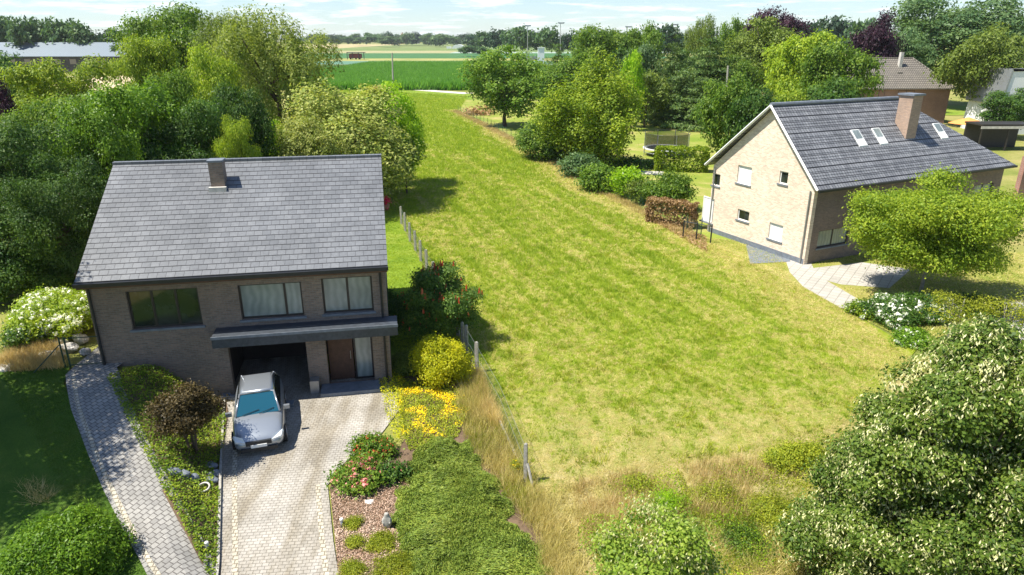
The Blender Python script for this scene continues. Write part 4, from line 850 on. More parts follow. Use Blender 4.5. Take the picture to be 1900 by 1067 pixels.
near_plant('clipped_hedge', 'low green hedge between the street and the big linden', 'hedge', 'mound', x, y, w*1.5, h, 'laurel', .09, .6, 3.2, 12, .15, .2, 24, 0, 120, wy=.45, rz=-.5)
for i, (a, lab) in enumerate([((1690,548,300,352), 'large airy yellow-green tree in front of the cream gabled house'), ((1762,640,110,540), 'small slender two-stemmed tree by the white hydrangeas'), ((1850,662,120,545), 'small slender tree on the pavement side near the right edge')]):
    g = G(a[0], a[1]); w = wid(a[2], g.y)*1.05; h = at(a[0], a[3], g.y).z
    if i: near_plant('slender_tree', lab, 'tree', 'round', g.x, g.y, w, h*1.05, 'gold2', .10, .5, .45, 9, .25, .45, 18, h*.3, 140+i, 'crown', (.05, 10, barkg, 2), flat=.3)
    else: near_plant('locust_tree', lab, 'tree', 'round', g.x+.5, g.y, w*.95, h*1.2, 'yellow', .15, .5, 3.0, 14, .3, .3, 44, .7, 140, 'crown', (.09, 12, barkg))
x, y, w, h = spot(1800, 600, 130, 548)
near_plant('broadleaf_shrub', 'dark hedge-like shrub under the airy yellow-green tree', 'shrub', 'mound', x, y, w, h, 'dark', .11, .6, 3, 12, .18, .2, 20, 0, 150, wy=.6)
# maize
rg = np.random.default_rng(77); x = rg.uniform(-75, 8, 190000); y = rg.uniform(196, 384, 190000)
k = rg.random(len(x)) < (205/y)**2; x, y = x[k], y[k]; x = np.round(x/.75)*.75 + rg.normal(0, .08, len(x))
tag(link('maize', fastmesh('maize', blades(x, y, np.full(len(x), 2.3), np.full(len(x), .16), rg, .35, 4, .25), 3, LM['corn'])), 'field of tall green maize beyond the meadow', 'maize crop', kind='stuff')
# dry tuft at utility pole
x = rg.normal(at(728,160,195).x-2, 1.2, 900); y = rg.normal(194, .6, 900)
tag(link('dry_tuft', fastmesh('dry_tuft', blades(x, y, np.full(len(x), 1.4), np.full(len(x), .06), rg, .4, 3, .2), 3, LM['dry'])), 'pale dry grass clump at the foot of the field pole', 'dry grass', kind='stuff')
# ------------------------------------------------------------------ left house
slate = brickmat('slate_roof', (.19,.197,.21), (.15,.157,.17), (.07,.07,.075), .31, .2458, .009, .42, 'flat', 0, .5, .3, .26, .006, 0, .35)
hbrick = brickmat('house_brick', (.29,.21,.165), (.19,.145,.12), (.24,.215,.19), .22, .075, .012, bmpd=.008)
cream = brickmat('cream_brick', (.86,.72,.57), (.62,.46,.35), (.74,.66,.56), .23, .08, .012, bmpd=.006, dirt=.12)
pinkb = brickmat('pink_brick', (.42,.2,.15), (.36,.17,.13), (.4,.3,.26), .23, .08, .014)
frame_m = plain('dark_frame', (.035,.03,.03), .4, 0, .2, 4)
wood_d = plain('brown_wood', (.09,.045,.03), .55, 0, .3, 5)
A = R(10.6); O = Vector((-15.68, 23.54, 0)); U = Vector((math.cos(A), math.sin(A), 0)); V = Vector((-math.sin(A), math.cos(A), 0))
def plane_uv(px, py, O, U, V, v0=0):
    d = ray(px, py); c = Vector((0,0,CAMH)); t = ((O + V*v0) - c).dot(V)/d.dot(V); p = c + d*t - O; return p.dot(U), p.z
def wall_holes(mb, u0, u1, z0, z1, holes, v0, v1, f=None):
    us = sorted({u0, u1, *[h[0] for h in holes], *[h[1] for h in holes]}); us = [u for u in us if u0 <= u <= u1]
    for a, b in zip(us[:-1], us[1:]):
        hs = sorted([h for h in holes if h[0] < b-1e-6 and h[1] > a+1e-6], key=lambda h: h[2]); z = z0
        for h in hs:
            if h[2] > z+1e-4: mb.box(a, b, v0, v1, z, h[2])
            z = max(z, h[3])
        if z < z1-1e-4: mb.box(a, b, v0, v1, z, z1)
def uvrect(x0, y0, x1, y1, O, U, V, v0=0):
    a = plane_uv(x0, (y0+y1)/2, O, U, V, v0); b = plane_uv(x1, (y0+y1)/2, O, U, V, v0); c = plane_uv((x0+x1)/2, y0, O, U, V, v0); d = plane_uv((x0+x1)/2, y1, O, U, V, v0)
    return (a[0], b[0], d[1], c[1])
house = thing('brick_house', 'brown brick house with a large slate roof, dark canopy and basement garage', 'house', O, A)
WL, DP, EH, RH = 10.85, 10.9, 5.25, 8.55
w1 = uvrect(238, 537, 372, 608, O, U, V); w2 = uvrect(444, 526, 562, 590, O, U, V); w3 = uvrect(598, 514, 692, 580, O, U, V)
gar = uvrect(428, 640, 572, 722, O, U, V); gar = (gar[0], gar[1], 0, 2.25); ent = uvrect(608, 640, 694, 715, O, U, V); ent = (ent[0], ent[1], 0.05, 2.3)
mb = MB(); wall_holes(mb, 0, WL, -.3, EH-.05, [w1, w2, w3, gar, ent], 0, .3)
mb.box(0, .3, .3, DP, -.3, EH-.05); mb.box(WL-.3, WL, .3, DP, -.3, EH-.05); mb.box(.3, WL-.3, DP-.3, DP, -.3, EH-.05)
for u in (0, WL-.3): mb.prism([(u,.0,EH-.05),(u,DP,EH-.05),(u,DP/2,RH-.12)], (.3,0,0))
mb.build('wall', hbrick, house)
MB().box(.3, WL-.3, 3.2, 3.35, 0, 2.6).box(.3, WL-.3, .3, 3.2, 2.5, 2.62).box(gar[0]-.35, gar[0]-.2, .3, 3.2, 0, 2.5).box(ent[1]+.02, ent[1]+.15, .3, 3.2, 0, 2.5).build('inner_wall', plain('recess_shade_colour', (.05,.04,.035), .9), house)  # garage recess: its darkness is put into the inner wall colour
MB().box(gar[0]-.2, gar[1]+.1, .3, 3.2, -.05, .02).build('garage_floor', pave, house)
def slope(mb, u0, u1, v0, z0, v1, z1, th=.14):
    mb.add([(u0,v0,z0),(u1,v0,z0),(u1,v1,z1),(u0,v1,z1),(u0,v0,z0-th),(u1,v0,z0-th),(u1,v1,z1-th),(u0,v1,z1-th)], [(0,1,2,3),(4,7,6,5),(0,4,5,1),(1,5,6,2),(2,6,7,3),(3,7,4,0)])
def courses(mb, u0, u1, va, za, vb, zb, n, th=.10, step=.016, rgn=None, hipL=0, hipR=0):
    """overlapping slate courses: each course lies a little proud of the one above"""
    dv, dz = vb-va, zb-za; ln = math.hypot(dv, dz); nv, nz_ = -dz/ln, abs(dv)/ln
    if dv < 0: nv = -nv*1
    nv = -dz/ln*(1 if dv > 0 else -1)
    for i in range(n):
        t0, t1 = i/n, min(1, (i+1)/n + .012); a0 = u0+hipL*t0; b0 = u1-hipR*t0; a1 = u0+hipL*t1; b1 = u1-hipR*t1
        v0_, z0_ = va+dv*t0+nv*step, za+dz*t0+nz_*step; v1_, z1_ = va+dv*t1, za+dz*t1
        mb.add([(a0,v0_,z0_),(b0,v0_,z0_),(b1,v1_,z1_),(a1,v1_,z1_),(a0,v0_-nv*th,z0_-nz_*th),(b0,v0_-nv*th,z0_-nz_*th),(b1,v1_-nv*th,z1_-nz_*th),(a1,v1_-nv*th,z1_-nz_*th)], [(0,1,2,3),(4,7,6,5),(0,4,5,1),(1,5,6,2),(2,6,7,3),(3,7,4,0)])
mb = MB(); courses(mb, -.12, WL+.12, -.45, EH, DP/2, RH, 24); courses(mb, -.12, WL+.12, DP+.45, EH, DP/2, RH, 24)
mb.box(-.14, WL+.14, DP/2-.14, DP/2+.14, RH-.06, RH+.05)
roof = mb.build('roof', slate, house)
# chimney: brick stack through the front slope just below the ridge
cu, cz = plane_uv(400, 330, O, U, V, 3.6); ch = MB().box(cu-.27, cu+.27, 3.8, 4.4, 6.6, 8.72); ch = ch.build('chimney', hbrick, house)
MB().box(cu-.31, cu+.31, 3.76, 4.44, 8.72, 8.8).build('chimney_cap', stone, ch)
MB().box(cu-.34, cu+.34, 3.6, 3.79, 7.45, 7.72).build('chimney_flashing', palestone, ch)
MB().box(-.14, WL+.14, -.62, -.47, EH-.16, EH-.02).build('gutter', black, house)
MB().box(-.1, WL+.1, -.46, -.02, EH-.27, EH-.2).build('soffit', wood_d, house)
for u in (.12, WL-.2): MB().tube([(u,-.08,EH-.2),(u,-.08,.1)], .045, 8).build('downpipe', black, house)
def window(parent, r, v, gmat, nm=2, dv=.12, fr=.07, sill=None, bars=(), fm=None):
    fm = fm or frame_m; a, b, z0, z1 = r; mb = MB(); d0, d1 = v+dv, v+dv+.06
    mb.box(a, b, d0, d1, z0, z0+fr).box(a, b, d0, d1, z1-fr, z1).box(a, a+fr, d0, d1, z0+fr, z1-fr).box(b-fr, b, d0, d1, z0+fr, z1-fr)
    cuts = bars or [a+(b-a)*k/nm for k in range(1, nm)]
    for c in cuts: mb.box(c-fr*.6, c+fr*.6, d0-.004, d1-.004, z0+fr, z1-fr)
    o = mb.build('window', fm, parent); MB().box(a+.01, b-.01, d1-.03, d1-.015, z0+.01, z1-.01).build('pane', gmat, o)
    if sill: MB().box(a-.08, b+.08, v-.07, v+dv, z0-.09, z0-.005).build('sill', sill, o)
    return o
window(house, w1, 0, glass, 3, sill=stone); 
window(house, w2, 0, curtain, 2, sill=stone, bars=[w2[0]+(w2[1]-w2[0])*.72]); window(house, w3, 0, curtain, 2, sill=stone)
c0 = plane_uv(392, 628, O, U, V, -.9); c1 = plane_uv(714, 604, O, U, V, -.9)
can = MB().box(c0[0], WL+.35, -.95, -.002, 2.5, 2.95).build('canopy', plain('slate_cladding', (.05,.058,.07), .5, 0, .3, 6), house)
MB().box(c0[0]-.02, WL+.37, -.98, -.952, 2.86, 2.97).build('canopy_edge', stone, can)
mb = MB(); 
dpos = (ent[0]+.03, ent[0]+(ent[1]-ent[0])*.55)
dr_ = MB().box(dpos[0], dpos[1], .5, .56, .05, 2.2).build('door', wood_d, house); MB().tube([(dpos[1]-.1,.42,1.0),(dpos[1]-.1,.42,1.35)], .015, 6).build('handle', grey, dr_)
window(house, (dpos[1]+.05, ent[1]-.02, .05, 2.2), .3, curtain, 1)
MB().box(ent[0]-.3, ent[1]+.2, -.9, -.05, .02, .16).build('doorstep', stone, house)
MB().box(gar[1]+.05, gar[1]+.4, -.5, -.1, .02, .55).build('meter_box', grey, house)
lamp = MB().box(w2[0]-1.1, w2[0]-.95, -.16, -.002, 2.15, 2.4).build('wall_lamp', white, house)
# bluestone retaining wall stepping down to the garage
rw = MB(); pr = None
for k in range(9):
    p = G(298+15*k, 686+7.4*k, .0); q = Vector(((O + U*(4.3+.32*k) - V*(.25+.11*k*1.2)))); 
    hz = H(q.x, q.y); rw.obox((q.x, q.y, -.1), .34, .3, hz+.25, A)
tag(rw.build('retaining_wall', stone), 'stepped blue-grey stone edging descending beside the left house to the garage', 'wall')
# ------------------------------------------------------------------ car
cg = G(481, 851); bx = Vector((-.31, .95, 0)).normalized(); ang = math.atan2(bx.y, bx.x) - math.pi/2
car = thing('parked_car', 'silver-grey hatchback parked nose out in front of the dark garage', 'car', (cg.x, cg.y+.15, .012), ang)
silver, t_, b_ = newmat('silver_paint'); b_.inputs['Base Color'].default_value = (.34,.37,.41,1); b_.inputs['Metallic'].default_value = .55; b_.inputs['Roughness'].default_value = .28; b_.inputs['Coat Weight'].default_value = .6
tyre = plain('tyre_rubber', (.02,.02,.02), .8); rim = plain('wheel_rim', (.4,.4,.42), .35, .8, .05)
prof = [(-.02,.62,.34,.5),(.1,.76,.22,.68),(.5,.84,.19,.83),(1.0,.87,.19,.95),(1.35,.88,.19,1.0),(2.0,.89,.19,1.02),(3.0,.89,.19,1.03),(3.7,.87,.2,1.04),(4.1,.82,.25,.98),(4.22,.7,.36,.8)]
mb = MB(); vs = []
for (yy, hw, zb, zt) in prof:
    zm = (zb+zt)/2; vs += [(-hw*.9,yy,zb),(-hw,yy,zb+.12),(-hw*1.01,yy,zm),(-hw*.96,yy,zt-.08),(-hw*.8,yy,zt),(0,yy,zt+.03),(hw*.8,yy,zt),(hw*.96,yy,zt-.08),(hw*1.01,yy,zm),(hw,yy,zb+.12),(hw*.9,yy,zb)]
n = 11; fs = [(i*n+k, i*n+(k+1)%n, (i+1)*n+(k+1)%n, (i+1)*n+k) for i in range(len(prof)-1) for k in range(n)] + [tuple(range(n)), tuple(range((len(prof)-1)*n, len(prof)*n))]
mb.add(vs, fs); body = mb.build('body', silver, car, True)
ms = body.modifiers.new('s', 'SUBSURF'); ms.levels = 2; ms.render_levels = 2
# greenhouse: windscreen, side glass, rear glass, roof
Bf = [(-.74,1.18,.99),(.74,1.18,.99)]; Tf = [(-.58,1.95,1.46),(.58,1.95,1.46)]; Tr = [(-.57,3.45,1.45),(.57,3.45,1.45)]; Br = [(-.7,4.0,1.0),(.7,4.0,1.0)]
def panel(name, pts, mat, th=(0,0,-.03)): return MB().prism(pts, th).build(name, mat, car)
panel('windscreen', [Bf[0],Bf[1],Tf[1],Tf[0]], teal); panel('rear_window', [Br[1],Br[0],Tr[0],Tr[1]], glass)
sideL = [(-.78,1.3,.99),(-.59,2.0,1.43),(-.58,3.4,1.42),(-.76,3.9,1.01)]
panel('side_window', sideL, glass, (.03,0,0)); panel('side_window', [(-a, b, c) for a, b, c in sideL], glass, (-.03,0,0))
rf = MB(); rf.add([(-.62,1.9,1.445),(.62,1.9,1.445),(.61,3.5,1.44),(-.61,3.5,1.44),(-.42,2.1,1.51),(.42,2.1,1.51),(.42,3.35,1.5),(-.42,3.35,1.5)], [(3,2,1,0),(4,5,6,7),(0,1,5,4),(1,2,6,5),(2,3,7,6),(3,0,4,7)])
for a, b in ((Bf[0],Tf[0]),(Bf[1],Tf[1]),(Br[0],Tr[0]),(Br[1],Tr[1])): rf.tube([a, b], .035, 6)
rf.build('roof', silver, car, True)
for sx in (-1, 1):
    mr = MB().add or None
    m_ = MB(); m_.obox((sx*.98,1.4,.93), .2, .12, .14, 0); m_.build('wing_mirror', silver, car)
    hl = MB(); hl.add([(sx*.42,-.03,.6),(sx*.74,.1,.62),(sx*.8,.32,.74),(sx*.5,.1,.73),(sx*.42,-.0,.5),(sx*.76,.12,.54),(sx*.84,.34,.66),(sx*.5,.16,.6)], [(0,1,2,3),(0,1,5,4),(1,2,6,5),(4,5,6,7),(2,3,7,6),(3,0,4,7)]); hl.build('headlight', glassmat('headlight_glass', (.75,.78,.8), .1), car)
    for yy in (.78, 3.4):
        wl = MB().tube([(sx*.72,yy,.31),(sx*.9,yy,.31)], .31, 20).build('wheel', tyre, car); MB().tube([(sx*.885,yy,.31),(sx*.912,yy,.31)], [.2,.19], 16).build('rim', rim, wl)
for sx in (-1, 1):
    m_ = MB(); m_.box(min(sx*.893, sx*.906), max(sx*.893, sx*.906), 1.62, 1.635, .3, .97).box(min(sx*.896, sx*.909), max(sx*.896, sx*.909), 2.62, 2.635, .3, .99).box(min(sx*.9, sx*.915), max(sx*.9, sx*.915), 2.35, 2.5, .8, .84); m_.build('door_seam', black, car)
MB().tube([(-.5,1.16,1.02),(.05,1.3,1.09)], .012, 5).build('wiper', black, car); MB().tube([(.05,1.13,1.02),(.55,1.3,1.09)], .012, 5).build('wiper', black, car)
MB().box(-.42,.42,-.045,.05,.46,.6).build('grille', black, car); MB().box(-.6,.6,-.055,.1,.24,.36).build('lower_grille', black, car)
MB().box(-.26,.26,-.075,-.045,.385,.49).build('number_plate', white, car)
# ------------------------------------------------------------------ gate, rocks, garden bits on the left
gp = G(128, 682); gate = thing('garden_gate', 'dark green mesh gate with leaning posts beside the left house', 'gate', gp, R(8))
for dx in (-.12, .06): MB().tube([(dx,0,-.1),(dx,0,1.25)], .03, 8).build('post', dkgreen, gate)
MB().tube([(.08,0,1.2),(1.25,0,1.22),(1.25,0,.12),(.08,0,.1)], .022, 6).build('frame', dkgreen, gate)
mb = MB()
for k in range(12): mb.box(.1+k*.095, .104+k*.095, -.002, .002, .12, 1.2)
for k in range(10): mb.box(.1, 1.24, -.003, .001, .18+k*.1, .184+k*.1)
mb.build('mesh', dkgreen, gate)
MB().tube([(-.15,0,.95),(-1.1,-.3,.0)], .022, 6).build('brace', dkgreen, gate)
def rock(name, label, p, s, mat, seed, group=None):
    r_ = np.random.default_rng(seed); bm = bmesh.new(); bmesh.ops.create_icosphere(bm, subdivisions=3, radius=1)
    ph = r_.uniform(0, 6, 6)
    for v in bm.verts:
        c = v.co; f = 1 + .16*math.sin(3.1*c.x+ph[0])*math.cos(2.7*c.y+ph[1]) + .12*math.sin(5*c.z+ph[2]+2*c.x) + .06*math.sin(9*c.y+ph[3]+4*c.x)
        v.co = Vector((c.x*s[0]*f, c.y*s[1]*f, c.z*s[2]*f))
        q = .18; v.co = Vector([round(a/(q*m))*q*m*.5 + a*.5 for a, m in zip(v.co, s)])
    me = bpy.data.meshes.new(name); bm.to_mesh(me); bm.free(); me.materials.append(mat); o = link(name, me); o.location = p; return tag(o, label, 'rock', group)
for i, (px, py, s) in enumerate([(128,648,(.35,.25,.22)),(150,632,(.3,.25,.25)),(110,640,(.3,.22,.2)),(140,618,(.28,.22,.2)),(95,662,(.5,.3,.16)),(158,655,(.2,.18,.14))]):
    rock('garden_rock', 'pale rock in the rockery behind the garden gate', G(px, py) + Vector((0,0,.06)), s, palestone, i, 'rocks of the rockery behind the gate')
rock('garden_rock', 'single pale rock at the left edge below the hydrangeas', G(14, 684), (.3,.25,.2), palestone, 20)
rock('garden_rock', 'flat white stone lying on the wood chips', G(684, 932), (.17,.13,.06), plain('white_stone', (.72,.68,.62), .8, 0, .1, 4), 21)
for i, (px, py) in enumerate([(322,878),(340,884),(358,890),(392,868),(398,882),(392,895)]):
    rock('edging_stone', 'dark grey edging stone around the bronze maple', G(px, py) + Vector((0,0,.06)), (.2,.15,.14), stone, 30+i, 'dark stones around the bronze maple')
rp = G(380, 911); mb = MB(); mb.tube([(math.cos(a)*.17, math.sin(a)*.17, .06) for a in np.linspace(0, 6.283, 22)], .03, 6, cap=False); 
o = mb.build('stone_ring', palestone, None, True); o.location = rp + Vector((0,0,.1)); o.rotation_euler = (.3,0,0); tag(o, 'small pale ring-shaped bowl beside the bronze maple', 'garden ornament')
for (px, py, hh_, lab) in [(386,1022,.3,'short white garden lamp standing in the ivy bank'), (635,978,.3,'short pale garden lamp on the wood chips beside the driveway')]:
    g = G(px, py); l_ = thing('garden_lamp', lab, 'lamp', g); MB().tube([(0,0,-.05),(0,0,hh_*.8)], .042, 12).build('post', grey, l_, True); MB().tube([(0,0,hh_*.8),(0,0,hh_),(0,0,hh_+.02)], [.055,.055,.03], 12).build('lamp_head', white, l_, True)
# small weathered stone figure on the wood chips
g = G(719, 978); bm = bmesh.new(); sk = [((0,0,0),.13),((0,0,.16),.14),((0,0,.3),.11),((0,0,.42),.07),((0,-.01,.52),.085),((.11,-.03,.28),.05),((.09,-.1,.18),.045),((-.11,-.03,.28),.05),((-.09,-.1,.18),.045)]
vv = [bm.verts.new(p) for p, r in sk]
for a, b in ((0,1),(1,2),(2,3),(3,4),(2,5),(5,6),(2,7),(7,8)): bm.edges.new((vv[a], vv[b]))
me = bpy.data.meshes.new('stone_figure'); bm.to_mesh(me); bm.free(); o = link('stone_figure', me); o.location = g
md = o.modifiers.new('skin', 'SKIN'); 
for v, (p, r) in zip(me.skin_vertices[0].data, sk): v.radius = (r, r*.9)
me.skin_vertices[0].data[0].use_root = True; md2 = o.modifiers.new('sub', 'SUBSURF'); md2.levels = 2; md2.render_levels = 2
me.materials.append(conc); tag(o, 'small weathered grey stone garden figure on the wood chips', 'statue')
# red garden item behind the left house
g = G(716, 390); ps = thing('flower_pot', 'terracotta pot of crimson flowers on the lawn right of the slate roof', 'flower pot', (g.x, g.y, 0)); MB().tube([(0,0,0),(0,0,.5)], [.25,.34], 14).build('pot', plain('terracotta', (.45,.2,.12), .8), ps, True)
rg = np.random.default_rng(3); c = rg.normal(0, .22, (260, 3))*np.array([1,1,.7]) + np.array([0,0,.8]); stuffpart(link('blossoms', fastmesh('blossoms', leaves(c, c, .14, .12, rg), 4, leafmat('petal_crimson', (.5,.01,.06), (.8,.02,.12), (.85,.05,.2), .1)), ps))
# ------------------------------------------------------------------ fences
meshm, t_, b_ = newmat('chain_link'); b_.inputs['Base Color'].default_value = (.03,.12,.08,1)
tcn = N(t_, 'ShaderNodeTexCoord'); tr_ = N(t_, 'ShaderNodeBsdfTransparent'); mi_ = N(t_, 'ShaderNodeMixShader'); sxyz = N(t_, 'ShaderNodeSeparateXYZ'); t_.links.new(tcn.outputs['UV'], sxyz.inputs[0])
def lat(sgn):
    a = N(t_, 'ShaderNodeMath', operation='MULTIPLY_ADD'); t_.links.new(sxyz.outputs[1], a.inputs[0]); a.inputs[1].default_value = sgn; t_.links.new(sxyz.outputs[0], a.inputs[2])
    b = N(t_, 'ShaderNodeMath', operation='MULTIPLY'); t_.links.new(a.outputs[0], b.inputs[0]); b.inputs[1].default_value = 1/.075
    c = N(t_, 'ShaderNodeMath', operation='FRACT'); t_.links.new(b.outputs[0], c.inputs[0]); d = N(t_, 'ShaderNodeMath', operation='LESS_THAN'); t_.links.new(c.outputs[0], d.inputs[0]); d.inputs[1].default_value = .07; return d.outputs[0]
mxm = N(t_, 'ShaderNodeMath', operation='MAXIMUM'); t_.links.new(lat(1), mxm.inputs[0]); t_.links.new(lat(-1), mxm.inputs[1])
t_.links.new(mxm.outputs[0], mi_.inputs[0]); t_.links.new(tr_.outputs[0], mi_.inputs[1]); t_.links.new(b_.outputs[0], mi_.inputs[2]); t_.links.new(mi_.outputs[0], t_.nodes['Material Output'].inputs[0])
def netpanel(name, pts, h0, h1, mat, parent):
    me = bpy.data.meshes.new(name); vs = []; uv = []; s = 0
    for i, p in enumerate(pts):
        if i: s += (Vector(pts[i])-Vector(pts[i-1])).length
        vs += [(p[0], p[1], p[2]+h0), (p[0], p[1], p[2]+h1)]; uv += [(s, h0), (s, h1)]
    fs = [(2*i, 2*i+2, 2*i+3, 2*i+1) for i in range(len(pts)-1)]; me.from_pydata(vs, [], fs); ul = me.uv_layers.new()
    for l in me.loops: ul.data[l.index].uv = uv[l.vertex_index]
    me.materials.append(mat); return link(name, me, parent)
def rounded_post(mb, x, y, z, h, w=.1, d=.1, rz=0):
    n = 6; prof_ = [(-w/2,-.2),(w/2,-.2),(w/2,h-w/2)] + [(math.cos(a)*w/2, h-w/2+math.sin(a)*w/2) for a in np.linspace(0, math.pi, n)[1:-1]] + [(-w/2,h-w/2)]
    q = Matrix.Rotation(rz, 3, 'Z'); P = [Vector((x,y,z)) + q @ Vector((a,-d/2,b)) for a, b in prof_]; mb.prism(P, q @ Vector((0,d,0)))
fl = thing('post_fence', 'line of weathered concrete posts with wire mesh along the left side of the meadow', 'fence', G(885,690))
o0 = G(885,690); pts = []
for i, p in enumerate([(745,416)] + fence_l):
    if p == (928,770): pts.append(G(*p)-o0); continue
    g = G(*p); pts.append(g-o0); mb = MB(); rounded_post(mb, g.x-o0.x, g.y-o0.y, 0, 1.42, .11 if g.y < 24 else .15, .1, -.3)
    if p == (866,656): rounded_post(mb, g.x-o0.x-.2, g.y-o0.y+.35, 0, 1.42, .11, .1, -.3)
    if p == (975,893): mb.obox((0,0,0), .001, .001, .001); mb.tube([(g.x-o0.x+.06, g.y-o0.y-.05, .72), (g.x-o0.x+.26, g.y-o0.y-.45, -.1)], .045, 6)
    mb.build('post', conc, fl)
netpanel('mesh', pts, .12, 1.25, meshm, fl)
mb = MB()
for a, b in zip(pts[:-1], pts[1:]):
    for hz in (.12, .7, 1.25): mb.tube([a+Vector((0,0,hz)), b+Vector((0,0,hz))], .006, 4)
mb.build('wire', grey, fl); 
mb = MB(); a, b = G(905,735)-o0, G(958,850)-o0; mb.tube([a+Vector((0,0,.06)), b+Vector((0,0,.08))], .05, 6); mb.build('base_board', conc, fl)
fr_ = thing('mesh_fence', 'low green wire mesh fence between the meadow and the right-hand gardens', 'fence', G(1110,345)); o0 = G(1110,345)
P = [G(*p)-o0 for p in fence_r]; full = []
for a, b in zip(P[:-1], P[1:]):
    n = max(1, round((b-a).length/2.6)); full += [a.lerp(b, k/n) for k in range(n)]
full.append(P[-1])
for p in full: MB().tube([p, p+Vector((0,0,1.15))], .035, 6).build('post', dkgreen, fr_)
netpanel('mesh', full, .05, 1.05, meshm, fr_)
# ------------------------------------------------------------------ trampoline
g0 = G(1240, 292); tp = thing('trampoline', 'round black trampoline with white rim and black safety net', 'trampoline', (g0.x, g0.y+1.6, 0)); RR = wid(78, g0.y+1.6)/2
ring = lambda r, z, n=32: [(math.cos(a)*r, math.sin(a)*r, z) for a in np.linspace(0, 2*math.pi, n+1)]
mb = MB(); vs = [(0,0,.9)] + ring(RR*.88, .9)[:-1]; mb.add(vs, [(0, i, i % 32 + 1) for i in range(1, 33)]); mb.build('jumping_mat', black, tp)
mb = MB(); a = ring(RR*.87, .93)[:-1]; b = ring(RR*1.04, .93)[:-1]; c = ring(RR*1.04, .84)[:-1]; d = ring(RR*.87, .86)[:-1]; vs = a+b+c+d; mb.add(vs, [(k*32+i, k*32+(i+1)%32, ((k+1)%4)*32+(i+1)%32, ((k+1)%4)*32+i) for k in range(4) for i in range(32)]); mb.build('safety_pad', white, tp)
for k in range(8):
    a = k*math.pi/4+.2; c_, s_ = math.cos(a)*RR*1.05, math.sin(a)*RR*1.05; MB().tube([(c_,s_,0),(c_,s_,2.75)], .045, 6).build('net_pole', grey, tp)
MB().tube(ring(RR*1.05, 2.72), .02, 5, cap=False).build('top_ring', black, tp)
netm, t_, b_ = newmat('safety_net'); b_.inputs['Base Color'].default_value = (.02,.022,.02,1); tr_ = N(t_, 'ShaderNodeBsdfTransparent'); mi_ = N(t_, 'ShaderNodeMixShader'); mi_.inputs[0].default_value = .62
t_.links.new(tr_.outputs[0], mi_.inputs[1]); t_.links.new(b_.outputs[0], mi_.inputs[2]); t_.links.new(mi_.outputs[0], t_.nodes['Material Output'].inputs[0])
netpanel('net', ring(RR*.95, 0), .92, 2.65, netm, tp)
MB().tube(ring(RR, .45), .03, 5, cap=False).build('leg_ring', grey, tp)
g = G(1204, 322); MB2 = MB().obox((g.x,g.y,0), 3.0, 1.6, .12, -.2); tag(MB2.build('garden_step', palestone), 'pale flagstone step between the flowering shrubs and the clipped hedge', 'step')
# cabinet on stake, log pile
g = G(1203, 192); cb = thing('utility_cabinet', 'small grey utility box on a post beside the garden track', 'utility box', (g.x,g.y,0)); MB().tube([(0,0,0),(0,0,1.0)], .08, 8).build('post', grey, cb); MB().box(-.3,.3,-.2,.2,.9,1.8).build('box', grey, cb)
g = G(1232, 197); mb = MB(); r_ = random.Random(2)
for k in range(16): mb.tube([(r_.uniform(-3,0), r_.uniform(-1,1), .2+.12*(k % 4)), (r_.uniform(.5,3.5), r_.uniform(-1,1), .25+.12*(k % 4))], .14, 6)
o = mb.build('log_pile', barkg); o.location = g; tag(o, 'grey pile of cut branches beside the garden track', 'log pile')
# ------------------------------------------------------------------ right house
A2 = R(26); O2 = Vector((18.5, 41.2, 0)); U2 = Vector((math.cos(A2), math.sin(A2), 0)); V2 = Vector((-math.sin(A2), math.cos(A2), 0))
h2 = thing('gabled_house', 'large house with cream brick gable, brick front coloured in a shade tone and grey tiled roof', 'house', O2, A2)
tiles = brickmat('grey_tiles', (.26,.265,.28), (.17,.175,.19), (.04,.04,.045), .24, .3, .02, .45, 'flat', 0, 0, .1, .3, .02)
L2, D2, E2, R2, rv = 19.3, 9.0, 5.0, 9.5, 4.0
# front wall in the u direction (brick, its shade put into a darker colour), gable wall in the v direction (cream)
fw = [uvrect(1518,425,1574,456,O2,U2,V2), uvrect(1576,366,1600,386,O2,U2,V2), uvrect(1806,342,1840,375,O2,U2,V2), uvrect(1615,400,1650,470,O2,U2,V2), uvrect(1700,380,1745,420,O2,U2,V2)]
mb = MB(); wall_holes(mb, .3, L2, -.1, E2, fw, 0, .3); mb.box(L2-.3, L2, .3, D2, -.1, E2).box(.3, L2-.3, D2-.3, D2, -.1, E2); mb.build('wall', brickmat('shade_toned_brick', (.27,.19,.15), (.19,.14,.115), (.22,.2,.18), .22, .08, .012), h2)
for k, r in enumerate(fw): window(h2, r, 0, curtain if k in (0, 2) else glass, 2, sill=stone)
mb = MB(); GU, GV = V2, -U2       # gable plane: coordinate along v
def gv(px, py):
    d = ray(px, py); c = Vector((0,0,CAMH)); t = (O2-c).dot(U2)/d.dot(U2); p = c+d*t-O2; return p.dot(V2), p.z
def grect(x0, y0, x1, y1):
    a = gv(x1, (y0+y1)/2); b = gv(x0, (y0+y1)/2); c = gv((x0+x1)/2, y0); d = gv((x0+x1)/2, y1); return (a[0], b[0], max(.1, d[1]), c[1])
gh = [grect(1368,308,1394,342), grect(1446,318,1462,342), grect(1322,322,1336,345), grect(1302,366,1324,412), grect(1368,390,1390,410), grect(1426,415,1452,446)]
us = sorted({0, D2, rv, *[a for h in gh for a in h[:2]]})
us = [u for u in us if 0 <= u <= D2]
def rtop(v): return E2 + (R2-E2)*(v/rv if v < rv else (D2-v)/(D2-rv)) - .1
